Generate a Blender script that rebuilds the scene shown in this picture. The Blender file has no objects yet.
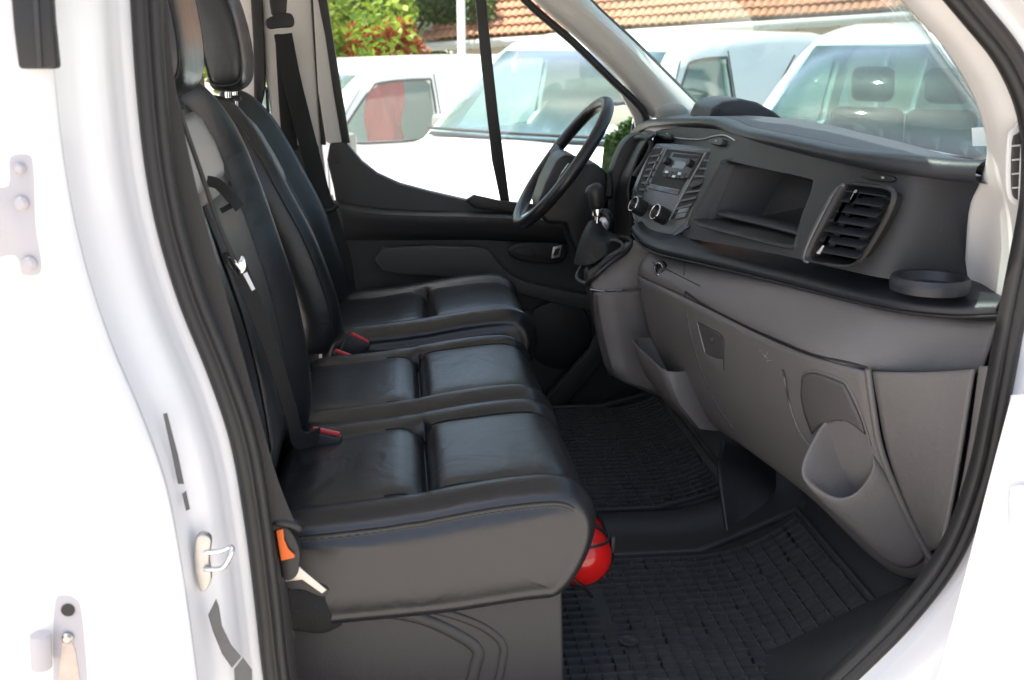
import bpy, bmesh, math, random
from mathutils import Vector, Matrix, noise
random.seed(7)
S = bpy.context.scene
PI2 = 2*math.pi
COL = S.collection
V = Vector
# ---------------------------------------------------------------- camera
CAM = V((0, -1.42, 1.71)); FPX = 1150.0
PIT = math.atan(305/1150); YAW = math.atan(120/1150*math.cos(PIT))
F_ = V((math.sin(YAW)*math.cos(PIT), math.cos(YAW)*math.cos(PIT), -math.sin(PIT)))
R_ = V((math.cos(YAW), -math.sin(YAW), 0)); U_ = R_.cross(F_)
def P(x, y, X=None, Y=None, Z=None):
    d = F_ + R_*((x-512)/FPX) + U_*((340-y)/FPX)
    if X is not None: t = (X-CAM.x)/d.x
    elif Y is not None: t = (Y-CAM.y)/d.y
    else: t = (Z-CAM.z)/d.z
    return CAM + d*t
cd = bpy.data.cameras.new('camera'); cam = bpy.data.objects.new('camera', cd); COL.objects.link(cam)
cam.location = CAM; cam.rotation_euler = F_.to_track_quat('-Z', 'Y').to_euler()
cd.sensor_width = 23.6; cd.lens = 23.6*FPX/1024; cd.clip_start = .02; cd.clip_end = 500
cd.dof.use_dof = True; cd.dof.focus_distance = 2.25; cd.dof.aperture_fstop = 5.0
S.camera = cam

# ---------------------------------------------------------------- materials
MC = {}
def mat(name, col, rough=.5, metal=0, bump=0, bscale=400, var=0, vscale=6, spec=.5, coat=0, bdist=.001, sheen=0, stretch=None):
    if name in MC: return MC[name]
    m = bpy.data.materials.new(name); m.use_nodes = True; nt = m.node_tree; b = nt.nodes['Principled BSDF']
    b.inputs['Base Color'].default_value = (*col, 1); b.inputs['Roughness'].default_value = rough
    b.inputs['Metallic'].default_value = metal; b.inputs['Specular IOR Level'].default_value = spec
    b.inputs['Coat Weight'].default_value = coat; b.inputs['Coat Roughness'].default_value = .05
    tc = nt.nodes.new('ShaderNodeTexCoord'); mp = nt.nodes.new('ShaderNodeMapping')
    nt.links.new(tc.outputs['Object'], mp.inputs['Vector'])
    if stretch: mp.inputs['Scale'].default_value = stretch
    if var:
        n = nt.nodes.new('ShaderNodeTexNoise'); n.inputs['Scale'].default_value = vscale; n.inputs['Detail'].default_value = 6; n.inputs['Roughness'].default_value = .65
        nt.links.new(mp.outputs[0], n.inputs['Vector'])
        mx = nt.nodes.new('ShaderNodeMix'); mx.data_type = 'RGBA'
        mx.inputs[6].default_value = tuple(c*(1-var) for c in col)+(1,); mx.inputs[7].default_value = tuple(min(1, c*(1+var)) for c in col)+(1,)
        nt.links.new(n.outputs['Fac'], mx.inputs[0]); nt.links.new(mx.outputs[2], b.inputs['Base Color'])
        mr = nt.nodes.new('ShaderNodeMapRange'); mr.inputs[3].default_value = max(.03, rough-.12*var*2); mr.inputs[4].default_value = rough+.12*var*2
        nt.links.new(n.outputs['Fac'], mr.inputs[0]); nt.links.new(mr.outputs[0], b.inputs['Roughness'])
    if bump:
        v = nt.nodes.new('ShaderNodeTexVoronoi'); v.inputs['Scale'].default_value = bscale
        nt.links.new(mp.outputs[0], v.inputs['Vector'])
        n2 = nt.nodes.new('ShaderNodeTexNoise'); n2.inputs['Scale'].default_value = bscale*.06; n2.inputs['Detail'].default_value = 4
        nt.links.new(mp.outputs[0], n2.inputs['Vector'])
        ad = nt.nodes.new('ShaderNodeMath'); ad.operation = 'ADD'
        nt.links.new(v.outputs['Distance'], ad.inputs[0]); nt.links.new(n2.outputs['Fac'], ad.inputs[1])
        bp = nt.nodes.new('ShaderNodeBump'); bp.inputs['Strength'].default_value = bump; bp.inputs['Distance'].default_value = bdist
        nt.links.new(ad.outputs[0], bp.inputs['Height']); nt.links.new(bp.outputs[0], b.inputs['Normal'])
    MC[name] = m; return m
def glassmat(name, tint, gloss=1.0, haze=0.0):
    m = bpy.data.materials.new(name); m.use_nodes = True; nt = m.node_tree; nt.nodes.clear()
    o = nt.nodes.new('ShaderNodeOutputMaterial'); t = nt.nodes.new('ShaderNodeBsdfTransparent'); g = nt.nodes.new('ShaderNodeBsdfGlossy')
    lw = nt.nodes.new('ShaderNodeLayerWeight'); pw = nt.nodes.new('ShaderNodeMath'); pw.operation = 'POWER'; pw.inputs[1].default_value = 5
    nt.links.new(lw.outputs['Facing'], pw.inputs[0]); fr = nt.nodes.new('ShaderNodeMath'); fr.operation = 'MULTIPLY_ADD'; fr.inputs[1].default_value = .9; fr.inputs[2].default_value = .035; nt.links.new(pw.outputs[0], fr.inputs[0]); mx = nt.nodes.new('ShaderNodeMixShader')
    t.inputs[0].default_value = (*tint, 1); g.inputs['Roughness'].default_value = .02; g.inputs['Color'].default_value = (gloss,)*3+(1,)
    nt.links.new(fr.outputs[0], mx.inputs[0]); nt.links.new(t.outputs[0], mx.inputs[1]); nt.links.new(g.outputs[0], mx.inputs[2])
    out = mx
    if haze:
        d = nt.nodes.new('ShaderNodeBsdfDiffuse'); d.inputs[0].default_value = (.75, .78, .76, 1)
        n = nt.nodes.new('ShaderNodeTexNoise'); n.inputs['Scale'].default_value = 5; n.inputs['Detail'].default_value = 9; n.inputs['Roughness'].default_value = .7
        tc = nt.nodes.new('ShaderNodeTexCoord'); nt.links.new(tc.outputs['Object'], n.inputs['Vector'])
        mr = nt.nodes.new('ShaderNodeMapRange'); mr.inputs[1].default_value = .35; mr.inputs[2].default_value = .8; mr.inputs[3].default_value = haze*.5; mr.inputs[4].default_value = haze*1.8
        nt.links.new(n.outputs['Fac'], mr.inputs[0])
        m2 = nt.nodes.new('ShaderNodeMixShader'); nt.links.new(mr.outputs[0], m2.inputs[0]); nt.links.new(mx.outputs[0], m2.inputs[1]); nt.links.new(d.outputs[0], m2.inputs[2]); out = m2
    nt.links.new(out.outputs[0], o.inputs[0]); return m
LEATHER = mat('black_leather', (.019, .0195, .022), .33, bump=.12, bscale=450, var=.18, vscale=9, spec=.65)
def wrinkle(m, scale=11, dist=.006, strength=.35):
    nt = m.node_tree; b = nt.nodes['Principled BSDF']; tc = nt.nodes.new('ShaderNodeTexCoord'); n = nt.nodes.new('ShaderNodeTexNoise'); n.inputs['Scale'].default_value = scale; n.inputs['Detail'].default_value = 3; n.inputs['Distortion'].default_value = 1.2
    nt.links.new(tc.outputs['Object'], n.inputs['Vector']); bp = nt.nodes.new('ShaderNodeBump'); bp.inputs['Strength'].default_value = strength; bp.inputs['Distance'].default_value = dist
    nt.links.new(n.outputs['Fac'], bp.inputs['Height'])
    if b.inputs['Normal'].links: nt.links.new(b.inputs['Normal'].links[0].from_socket, bp.inputs['Normal'])
    nt.links.new(bp.outputs[0], b.inputs['Normal'])
wrinkle(LEATHER)
LEATHER_INS = mat('perforated_leather', (.028, .029, .031), .46, bump=.35, bscale=600, var=.25, vscale=14)
LEATHER_SHEEN = mat('sheen_grey_leather', (.36, .36, .35), .42, bump=.3, bscale=500, var=.1)  # leather whose windscreen sheen is put into the colour
PL_BLACK = mat('black_plastic', (.016, .016, .017), .42, bump=.2, bscale=700, var=.15)
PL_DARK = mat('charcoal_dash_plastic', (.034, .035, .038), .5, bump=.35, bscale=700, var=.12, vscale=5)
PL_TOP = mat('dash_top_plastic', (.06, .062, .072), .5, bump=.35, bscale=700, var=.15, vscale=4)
PL_LEDGE = mat('ledge_plastic', (.022, .024, .03), .4, bump=.3, bscale=600, var=.15)
PL_GREY = mat('grey_lower_plastic', (.150, .140, .136), .42, bump=.4, bscale=700, var=.09, vscale=7)
PL_BASE = mat('seat_base_plastic', (.042, .039, .038), .5, bump=.3, bscale=600, var=.12)
PL_SATIN = mat('satin_trim', (.10, .105, .115), .25, metal=.6)
PL_DOOR = mat('door_trim_plastic', (.040, .040, .042), .5, bump=.3, bscale=600, var=.15)
TRIM_LIGHT = mat('light_trim', (.68, .66, .635), .6, bump=.2, bscale=600, var=.04)
WHITE = mat('white_paint', (.76, .76, .76), .28, coat=.6, var=.02, vscale=3)
RUBBER = mat('rubber_seal', (.018, .017, .017), .5, bump=.2, bscale=500, var=.2, vscale=20)
BELT = mat('belt_webbing', (.035, .031, .029), .7, bump=.6, bscale=900, stretch=(1, 1, .35))
BELT_BK = mat('belt_webbing_dark', (.014, .014, .014), .75, bump=.6, bscale=900)
CARPET = mat('carpet', (.02, .019, .018), .95, bump=1, bscale=350, var=.3, vscale=60)
MATRUB = mat('mat_rubber', (.050, .050, .051), .38, var=.35, vscale=18, bump=.2, bscale=300)
LINER = mat('liner_rubber', (.032, .033, .036), .45, var=.3, vscale=10, bump=.2, bscale=300)
CHROME = mat('chrome', (.75, .75, .76), .12, metal=1)
STEEL = mat('worn_steel', (.5, .48, .46), .35, metal=1, var=.3, vscale=60)
REDB = mat('red_button', (.62, .03, .035), .3)
ORANGE = mat('orange_tag', (.85, .16, .02), .5)
REDP = mat('red_enamel', (.72, .012, .01), .22, coat=.5)
PAPER = mat('white_paper', (.85, .85, .85), .8)
SILV = mat('silver_switch', (.55, .56, .58), .3, metal=.7)
THREAD = mat('grey_thread', (.09, .088, .085), .8)
GLASS = glassmat('window_glass', (.93, .97, .95), 1, .0)
WGLASS = glassmat('windscreen_glass', (.86, .95, .92), .8, .035)
VGLASS = glassmat('van_glass', (.78, .90, .87), .9, .018)
STK = mat('grey_sticker', (.10, .10, .10), .5, var=.3, vscale=60)

# ---------------------------------------------------------------- helpers
def link(o, parent=None):
    COL.objects.link(o)
    if parent is not None:
        o.parent = parent
    return o
ROOTLOC = {}
def shade(me, ang=40):
    for p in me.polygons: p.use_smooth = True
    bm = bmesh.new(); bm.from_mesh(me)
    for e in bm.edges:
        if len(e.link_faces) == 2 and e.calc_face_angle(0) > math.radians(ang): e.smooth = False
    bm.to_mesh(me); bm.free()
def fin(name, bm, m, parent=None, ang=40, sub=0, bev=0, solid=0, recalc=True, off=None, bseg=3):
    bmesh.ops.remove_doubles(bm, verts=bm.verts, dist=1e-5)
    if recalc: bmesh.ops.recalc_face_normals(bm, faces=bm.faces)
    me = bpy.data.meshes.new(name); bm.to_mesh(me); bm.free(); me.materials.append(m)
    o = bpy.data.objects.new(name, me); link(o, parent)
    if solid:
        s = o.modifiers.new('solid', 'SOLIDIFY'); s.thickness = abs(solid); s.offset = -1 if solid > 0 else 1
        if off is not None: s.offset = off
    if bev:
        b = o.modifiers.new('bevel', 'BEVEL'); b.width = bev; b.segments = bseg; b.limit_method = 'ANGLE'; b.angle_limit = math.radians(35)
    if sub:
        s = o.modifiers.new('sub', 'SUBSURF'); s.levels = sub; s.render_levels = sub
    shade(me, 180 if (sub or bev) else ang)
    return o
def cr(pts, n, closed=False):
    pts = [V(p) for p in pts]; out = []; N = len(pts); segs = N if closed else N-1
    for i in range(segs):
        g = lambda k: pts[k % N] if closed else pts[max(0, min(N-1, k))]
        a, b, c, d = g(i-1), g(i), g(i+1), g(i+2)
        for k in range(n):
            t = k/n
            out.append(.5*((2*b)+(c-a)*t+(2*a-5*b+4*c-d)*t*t+(3*b-a-3*c+d)*t**3))
    if not closed: out.append(pts[-1].copy())
    return out
def grid_bm(rows, nu=4, nv=4, bm=None):
    bm = bm or bmesh.new()
    R = [cr(r, nu) if nu > 1 else [V(p) for p in r] for r in rows]
    cols = [cr(c, nv) if nv > 1 else [V(p) for p in c] for c in zip(*R)]
    vs = [[bm.verts.new(p) for p in c] for c in cols]
    for i in range(len(vs)-1):
        for j in range(len(vs[0])-1):
            bm.faces.new((vs[i][j], vs[i+1][j], vs[i+1][j+1], vs[i][j+1]))
    return bm
def prism_bm(loop, vec, bm=None):
    bm = bm or bmesh.new(); vec = V(vec)
    a = [bm.verts.new(V(p)) for p in loop]; b = [bm.verts.new(V(p)+vec) for p in loop]; n = len(a)
    bm.faces.new(a); bm.faces.new(b[::-1])
    for i in range(n): bm.faces.new((a[i], b[i], b[(i+1) % n], a[(i+1) % n]))
    return bm
def plate(name, px, Y, th, m, parent=None, smooth=0, bev=0, **k):
    """flat panel standing in the plane Y, outline measured on the photograph, th thick away from us"""
    loop = [P(x, y, Y=Y) for x, y in px]
    if smooth: loop = cr(loop, smooth, True)
    return fin(name, prism_bm(loop, (0, th, 0)), m, parent, bev=bev, **k)
def box_bm(c, s, rot=None, bm=None):
    bm = bm or bmesh.new(); M = Matrix.Translation(V(c)) @ (rot.to_4x4() if rot else Matrix()) @ Matrix.Diagonal((*s, 1))
    bmesh.ops.create_cube(bm, size=1, matrix=M); return bm
def tube_bm(pts, r, seg=10, closed=False, bm=None, caps=True, flat=1.0, side=None):
    bm = bm or bmesh.new(); pts = [V(p) for p in pts]; N = len(pts); rings = []
    up = V((0, 0, 1)); prev = None
    for i in range(N):
        if closed: t = pts[(i+1) % N]-pts[i-1]
        else: t = pts[min(N-1, i+1)]-pts[max(0, i-1)]
        t.normalize()
        if prev is None:
            a = side.copy() if side else (up if abs(t.z) < .9 else V((1, 0, 0)))
        else: a = prev
        a = (a-t*a.dot(t)).normalized(); prev = a; b = t.cross(a)
        rr = r[i] if isinstance(r, (list, tuple)) else r
        rings.append([bm.verts.new(pts[i]+(a*math.cos(k*2*math.pi/seg)*rr+b*math.sin(k*2*math.pi/seg)*rr*flat)) for k in range(seg)])
    for i in range(N if closed else N-1):
        A, B = rings[i], rings[(i+1) % N]
        for k in range(seg): bm.faces.new((A[k], A[(k+1) % seg], B[(k+1) % seg], B[k]))
    if caps and not closed:
        bm.faces.new(rings[0][::-1]); bm.faces.new(rings[-1])
    return bm
def ribbon_bm(pts, wdir, w, th=.0018, bm=None):
    bm = bm or bmesh.new(); pts = [V(p) for p in pts]; N = len(pts); rows = []
    for i in range(N):
        t = (pts[min(N-1, i+1)]-pts[max(0, i-1)]).normalized(); wd = wdir[i] if isinstance(wdir, list) else wdir
        s = (V(wd)-t*V(wd).dot(t)).normalized(); n = t.cross(s)
        rows.append([bm.verts.new(pts[i]+s*a*w/2+n*b*th) for a, b in ((-1, -.4), (-.92, -1), (.92, -1), (1, -.4), (1, .4), (.92, 1), (-.92, 1), (-1, .4))])
    for i in range(N-1):
        for k in range(8): bm.faces.new((rows[i][k], rows[i][(k+1) % 8], rows[i+1][(k+1) % 8], rows[i+1][k]))
    bm.faces.new(rows[0]); bm.faces.new(rows[-1][::-1]); return bm
def lathe_bm(c, axis, prof, seg=32, bm=None):
    bm = bm or bmesh.new(); axis = V(axis).normalized(); a = axis.orthogonal().normalized(); b = axis.cross(a); c = V(c)
    rings = []
    for h, r in prof: rings.append([bm.verts.new(c+axis*h+(a*math.cos(2*math.pi*k/seg)+b*math.sin(2*math.pi*k/seg))*max(r, 1e-4)) for k in range(seg)])
    for i in range(len(rings)-1):
        for k in range(seg): bm.faces.new((rings[i][k], rings[i][(k+1) % seg], rings[i+1][(k+1) % seg], rings[i+1][k]))
    bm.faces.new(rings[0]); bm.faces.new(rings[-1][::-1]); return bm
def sweepXZ(path, prof, name, m, parent, closed=False, **k):
    """path in (X,Z) at Y=0; prof = (offset to the left of the path, Y)"""
    bm = bmesh.new(); N = len(path); rows = []
    for i in range(N):
        a = path[(i-1) % N] if closed else path[max(0, i-1)]; b = path[(i+1) % N] if closed else path[min(N-1, i+1)]
        t = (b-a).normalized(); n = V((-t.z, 0, t.x))
        rows.append([bm.verts.new(path[i]+n*o+V((0, y, 0))) for o, y in prof])
    for i in range(N if closed else N-1):
        for j in range(len(prof)-1): bm.faces.new((rows[i][j], rows[i][j+1], rows[(i+1) % N][j+1], rows[(i+1) % N][j]))
    return fin(name, bm, m, parent, **k)
def boolean(o, cutters, us=False):
    for c in cutters:
        md = o.modifiers.new('cut', 'BOOLEAN'); md.operation = 'DIFFERENCE'; md.object = c; md.solver = 'EXACT'; md.use_self = us
    bpy.context.view_layer.update()
    me = bpy.data.meshes.new_from_object(o.evaluated_get(bpy.context.evaluated_depsgraph_get()))
    o.modifiers.clear(); o.data = me
    for c in cutters: bpy.data.objects.remove(c)
    shade(me, 35)
def empty(name, loc, parent=None):
    o = bpy.data.objects.new(name, None); o.empty_display_size = .1; COL.objects.link(o); o.location = loc
    if parent: o.parent = parent
    return o
def tag(o, label, cat=None, group=None, kind=None):
    if label: o['label'] = label
    if cat: o['category'] = cat
    if group: o['group'] = group
    if kind: o['kind'] = kind
    return o

# ================================================================ THE VAN WE LOOK INTO
van = empty('van', (0, 0, 0))
tag(van, 'white van with its near front door opening showing black leather seats and grey dashboard', 'van')

# ---------------- door opening: seal and white frame
pathpx = [(140, -130), (142, -60), (146, 0), (151, 80), (159, 160), (172, 230), (193, 300), (221, 370), (244, 440), (258, 520), (268, 600), (277, 680), (292, 750), (350, 800), (480, 822), (620, 812), (730, 765),
          (800, 715), (856, 665), (908, 612), (951, 553), (980, 480), (997, 400), (1010, 330), (1024, 260), (1036, 190), (1034, 120), (1012, 62), (975, 14), (925, -42), (860, -95), (770, -160), (600, -218), (420, -226), (230, -205)]
OPEN = cr([P(x, y, Y=0) for x, y in pathpx], 5, True)
# orientation: going down the left, along the bottom to the right -> left normal points INTO the opening
fin_seal = sweepXZ(OPEN, [(-.017, .012), (-.019, -.004), (-.013, -.012), (-.004, -.013), (.000, -.007), (.003, -.006), (.008, -.012), (.013, -.012), (.017, -.006), (.018, .0), (.015, .012)], 'door_seal', RUBBER, van, closed=True, sub=1)
frame = sweepXZ(OPEN, [(-.010, .004), (-.020, .0), (-.030, -.002), (-.034, -.008), (-.037, -.030), (-.045, -.052), (-.060, -.062), (-.072, -.075), (-.082, -.100)], 'door_frame', WHITE, van, closed=True, sub=1)
# exterior skin around the opening
def outer_loop(o, y):
    N = len(OPEN); L = []
    for i in range(N):
        t = (OPEN[(i+1) % N]-OPEN[i-1]).normalized(); n = V((-t.z, 0, t.x)); L.append(OPEN[i]+n*o+V((0, y, 0)))
    return L
inner = outer_loop(-.081, -.1)
def skin():
    bm = bmesh.new(); N = len(inner); cx, cz = .27, 1.3
    a = [bm.verts.new(p) for p in inner]; mid = []; b = []
    for p in inner:
        d = V((p.x-cx, 0, p.z-cz)); s = 1e9
        if d.x > 1e-6: s = min(s, (1.06-cx)/d.x)
        if d.x < -1e-6: s = min(s, (-.505-cx)/d.x)
        if d.z > 1e-6: s = min(s, (2.35-cz)/d.z)
        if d.z < -1e-6: s = min(s, (.35-cz)/d.z)
        q = V((cx+d.x*s, -.105, cz+d.z*s)); b.append(bm.verts.new(q)); mid.append(bm.verts.new(p.lerp(q, .18)+V((0, -.004, 0))))
    for i in range(N):
        j = (i+1) % N; bm.faces.new((a[i], mid[i], mid[j], a[j])); bm.faces.new((mid[i], b[i], b[j], mid[j]))
    return fin('side_panel', bm, WHITE, van, ang=60, solid=.02, off=1)
skin()
# rear side panel beyond the shut line, with its dark gap
fin('rear_side_panel', grid_bm([[V((-.515, -.08, .35)), V((-.515, -.125, .36)), V((-.56, -.14, .36)), V((-1.6, -.14, .36))], [V((-.515, -.08, 1.42)), V((-.515, -.125, 1.42)), V((-.56, -.14, 1.42)), V((-1.6, -.14, 1.42))]], 1, 1), WHITE, van, solid=.01)
HPAINT = mat('hinge_paint', (.46, .44, .455), .4, coat=.3)
def hinge(name, px, Y, holes, m=HPAINT):
    o = plate(name, px, Y, .012, m, van, smooth=4, bev=.003)
    for (x, y, r, mm) in holes:
        c = P(x, y, Y=Y-.001); fin('bolt' if mm is not PL_BLACK else 'bolt_hole', lathe_bm(c, (0, -1, 0), [(0, r), (.004 if mm is not PL_BLACK else .001, r), (.007 if mm is not PL_BLACK else .0012, r*.6)], 20), mm, o, bev=0)
    return o
hinge('hinge', [(8, 156), (30, 153), (36, 170), (38, 225), (44, 265), (38, 277), (20, 276), (14, 258), (-14, 256), (-14, 188), (6, 184)], -.125, [(22, 203, .0075, HPAINT), (30, 263, .0075, HPAINT), (20, 168, .006, HPAINT)])
RUSTY = mat('rust_stained_paint', (.62, .52, .44), .5, var=.35, vscale=35)
h2 = hinge('hinge', [(53, 600), (64, 593), (77, 597), (84, 612), (90, 680), (92, 730), (54, 730), (51, 650)], -.125, [(68, 610, .008, PL_BLACK), (68, 637, .007, STEEL)])
fin('hinge_knuckle', tube_bm([P(40, 634, Y=-.14), P(42, 668, Y=-.14)], .012, 16), HPAINT, h2, bev=.002)
plate('rust_stain', [(62, 644), (72, 643), (78, 668), (82, 730), (58, 730)], -.1262, .001, RUSTY, h2, smooth=2)
# dark cover hanging at the top left corner
plate('rubber_buffer', [(8, -30), (49, -30), (52, 20), (57, 69), (18, 69), (13, 30)], -.14, .02, PL_BLACK, van, bev=.004)
plate('buffer_rib', [(31, -30), (36, -30), (42, 68), (37, 68)], -.143, .006, PL_DARK, van, bev=.001)
plate('shut_gap', [(10, 284), (13, 300), (16, 340), (21, 400), (28, 455), (24, 455), (15, 400), (11, 340), (9, 300)], -.114, .002, PL_BLACK, van)
plate('shut_line', [(24, 452), (28, 452), (35, 500), (46, 545), (53, 575), (50, 575), (42, 545), (31, 500)], -.113, .002, mat('soft_grey_gap', (.30, .30, .31), .6), van)
# striker
sc0 = P(205, 563, Y=-.055)
stk = fin('striker', prism_bm(cr([P(x, y, Y=-.088) for x, y in [(196, 538), (205, 535), (211, 541), (209, 560), (211, 580), (204, 592), (198, 586), (194, 560)]], 4, True), (0, .012, 0)), STEEL, van, bev=.002)
fin('striker_loop', tube_bm(cr([P(204, 553, Y=-.088), P(220, 551, Y=-.09), P(231, 547, Y=-.092), P(231, 554, Y=-.098), P(222, 568, Y=-.096), P(204, 569, Y=-.09)], 5), .0032, 10), CHROME, stk)
plate('grey_label_strip', [(163, 414), (167, 413), (178, 455), (184, 484), (178, 484), (172, 455)], -.09, .001, STK, van)
plate('grey_label_strip', [(182, 494), (186, 491), (190, 509), (186, 511)], -.09, .001, STK, van)
plate('warning_sticker', [(216, 599), (219, 607), (222, 626), (231, 645), (241, 657), (232, 668), (222, 654), (213, 632), (208, 615)], -.092, .001, STK, van)
plate('warning_sticker', [(243, 658), (252, 670), (252, 682), (243, 700), (235, 690), (234, 669)], -.092, .001, STK, van)
# right hinge pillar face (front wing edge)
fin('hinge_pillar_panel', grid_bm([[P(1012, 395, Y=-.055), P(1006, 430, Y=-.065), P(992, 505, Y=-.066), P(972, 590, Y=-.068), P(945, 690, Y=-.07), P(920, 760, Y=-.07)],
    [P(1040, 395, Y=-.12), P(1030, 430, Y=-.12), P(1010, 505, Y=-.12), P(990, 590, Y=-.12), P(965, 690, Y=-.12), P(940, 760, Y=-.12)],
    [P(1300, 395, Y=-.13), P(1300, 430, Y=-.13), P(1300, 505, Y=-.13), P(1300, 590, Y=-.13), P(1300, 690, Y=-.13), P(1300, 760, Y=-.13)]], 3, 3), WHITE, van, solid=.012)
plate('pillar_plug', [(1010, 500), (1012, 488), (1020, 486), (1040, 486), (1040, 535), (1012, 535)], -.132, .004, WHITE, van, bev=.002)

# B pillar inner trim (dark) right of the seal
Lp = [(152, 40), (157, 120), (166, 190), (181, 255), (200, 315), (222, 380), (244, 450), (261, 520), (274, 600), (284, 700)]
fin('pillar_trim', grid_bm([[P(x-14, y, Y=.015) for x, y in [(154, -60)]+Lp], [P(x+6, y, Y=.03) for x, y in [(154, -60)]+Lp], [P(x+10, y, Y=.075) for x, y in [(154, -60)]+Lp], [P(x-8, y, Y=.11) for x, y in [(154, -60)]+Lp]], 3, 3), PL_BASE, van, solid=.006)

# near seat belt
def belt(name, pts, w, m, parent, wd, n=8, **k):
    return fin(name, ribbon_bm(cr(pts, n), wd, w, **k), m, parent)
nb = belt('seat_belt', [P(146, -80, Y=.035), P(153, 60, Y=.035), P(176, 180, Y=.03), P(209, 300, Y=.025), P(237, 400, Y=.022), P(260, 480, Y=.022), P(279, 528, Y=.028)], .044, BELT, van, V((1, .15, 0)))
c = P(284, 523, Y=.055)
fin('belt_guide', tube_bm([P(268, 522, Y=.03), P(285, 521, Y=.03), P(299, 526, Y=.035), P(300, 531, Y=.04)], .0075, 12), PL_BLACK, nb, sub=1)
fin('belt_anchor_cover', prism_bm(cr([P(x, y, Y=.03) for x, y in [(279, 529), (290, 530), (299, 548), (300, 562), (296, 577), (284, 580), (280, 560)]], 3, True), (0, .02, 0)), PL_BLACK, nb, bev=.003)
fin('orange_tag', prism_bm([P(x, y, Y=.024) for x, y in [(276, 531), (283, 529), (284, 540), (288, 549), (295, 556), (294, 558), (281, 561)]], (0, .004, 0)), ORANGE, nb, bev=.001)
fin('anchor_bracket', prism_bm([P(x, y, Y=.04) for x, y in [(298, 565), (303, 570), (327, 590), (322, 594), (302, 580), (285, 582), (285, 577)]], (0, .004, 0)), STEEL, nb, bev=.001)
fin('anchor_foot', prism_bm(cr([P(x, y, Y=.046) for x, y in [(284, 576), (300, 579), (322, 585), (329, 591), (322, 597), (304, 590), (286, 588)]], 3, True), (0, .006, 0)), PL_BLACK, nb, bev=.001)

# ---------------- seats
def pad(name, prof, ys, m, parent, n=3, w=None, sub=1, prof2=None):
    """prof: closed side profile; prof2: profile used between the bolsters (where off < the groove flag)"""
    def dens(pf):
        pr = cr([V((x, 0, z)) for x, z in pf], n); N = len(pr); nr = []
        for i in range(N):
            t = (pr[min(N-1, i+1)]-pr[max(0, i-1)]).normalized(); nr.append(V((-t.z, 0, t.x)))
        return pr, nr
    A = dens(prof); B = dens(prof2) if prof2 else A; N = len(A[0]); bm = bmesh.new(); cols = []
    W = w or (lambda s: 1); g = [k for k, q in enumerate(ys) if abs(q[1]+.007) < 1e-6]
    for k, (y, off) in enumerate(ys):
        pr = B[0] if (g and g[0] <= k <= g[-1]) else A[0]; nr = A[1]
        cols.append([bm.verts.new(pr[i]+nr[i]*off*W(i/(N-1))+V((0, y, 0))) for i in range(N)])
    for j in range(len(cols)-1):
        for i in range(N-1): bm.faces.new((cols[j][i], cols[j][i+1], cols[j+1][i+1], cols[j+1][i]))
        bm.faces.new((cols[j][N-1], cols[j][0], cols[j+1][0], cols[j+1][N-1]))
    for c in (cols[0], cols[-1]):
        ctr = sum((v.co for v in c), V())/len(c); prev = c
        sg = -1 if c is cols[0] else 1
        for f, bl in ((.86, .0035), (.6, .006), (.3, .007)):
            rg = [bm.verts.new(ctr.lerp(v.co, f)+V((0, sg*bl, 0))) for v in c]
            for i in range(len(c)): bm.faces.new((prev[i], prev[(i+1) % len(c)], rg[(i+1) % len(c)], rg[i]))
            prev = rg
        bm.faces.new(prev)
    o = fin(name, bm, m, parent, sub=sub); o['_seam'] = 0; del o['_seam']
    return o
def seam_points(prof, off, y, i0, i1, n=3):
    pr = cr([V((x, 0, z)) for x, z in prof], n); N = len(pr); out = []
    for i in range(int(i0*n), int(i1*n)+1):
        t = (pr[min(N-1, i+1)]-pr[max(0, i-1)]).normalized(); out.append(pr[i]+V((-t.z, 0, t.x))*off+V((0, y, 0)))
    return out
def stations(y0, y1, b=.07, up=.008, groove=.007, edge=.017, e0=None, e1=None):
    e0 = e0 or edge; e1 = e1 or edge
    return [(y0-.001, -e0-.011), (y0+.001, -e0-.004), (y0, -e0), (y0+.002, -e0*.55), (y0+.010, -e0*.18), (y0+.024, up*.4), (y0+.040, up), (y0+b*.75, up*.8), (y0+b, up*.1), (y0+b+.008, -groove), (y0+b+.018, -.001),
            (y0+b+.05, .002), ((y0+y1)/2, .003), (y1-b-.05, .002), (y1-b-.018, -.001), (y1-b-.008, -groove), (y1-b, up*.1), (y1-b*.75, up*.8), (y1-.040, up), (y1-.024, up*.4), (y1-.010, -e1*.18), (y1-.002, -e1*.55), (y1, -e1), (y1-.001, -e1-.004), (y1+.001, -e1-.011)]
def cprof(dx=0, dz=0, th=.175, crease=False):
    mid = [(-.03, 1.046), (.0, 1.048), (.022, 1.040), (.034, 1.026), (.038, 1.019), (.042, 1.034), (.050, 1.050), (.068, 1.058)] if crease else [(-.03, 1.042), (.0, 1.046), (.022, 1.048), (.034, 1.050), (.038, 1.051), (.042, 1.052), (.050, 1.053), (.068, 1.056)]
    T = [(-.12, 1.042-th), (-.19, 1.045-th), (-.205, .96), (-.20, 1.01), (-.17, 1.03), (-.10, 1.036)]+mid+[(.12, 1.064), (.18, 1.070), (.228, 1.070), (.258, 1.056), (.277, 1.025), (.277, .985), (.258, .935), (.226, 1.075-th-.004), (.18, 1.066-th), (.05, 1.05-th)]
    return [(x+dx, z+dz) for x, z in T]
def wtop(s):
    return 1 if .15 < s < .85 else .0
bench = fin('bench_seat', box_bm((-.01, .62, .78), (.36, .88, .2)), PL_BASE, van, bev=.012)
cu1 = pad('cushion', cprof(), stations(.12, .575, e1=.012), LEATHER, bench, prof2=cprof(crease=True))
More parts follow.
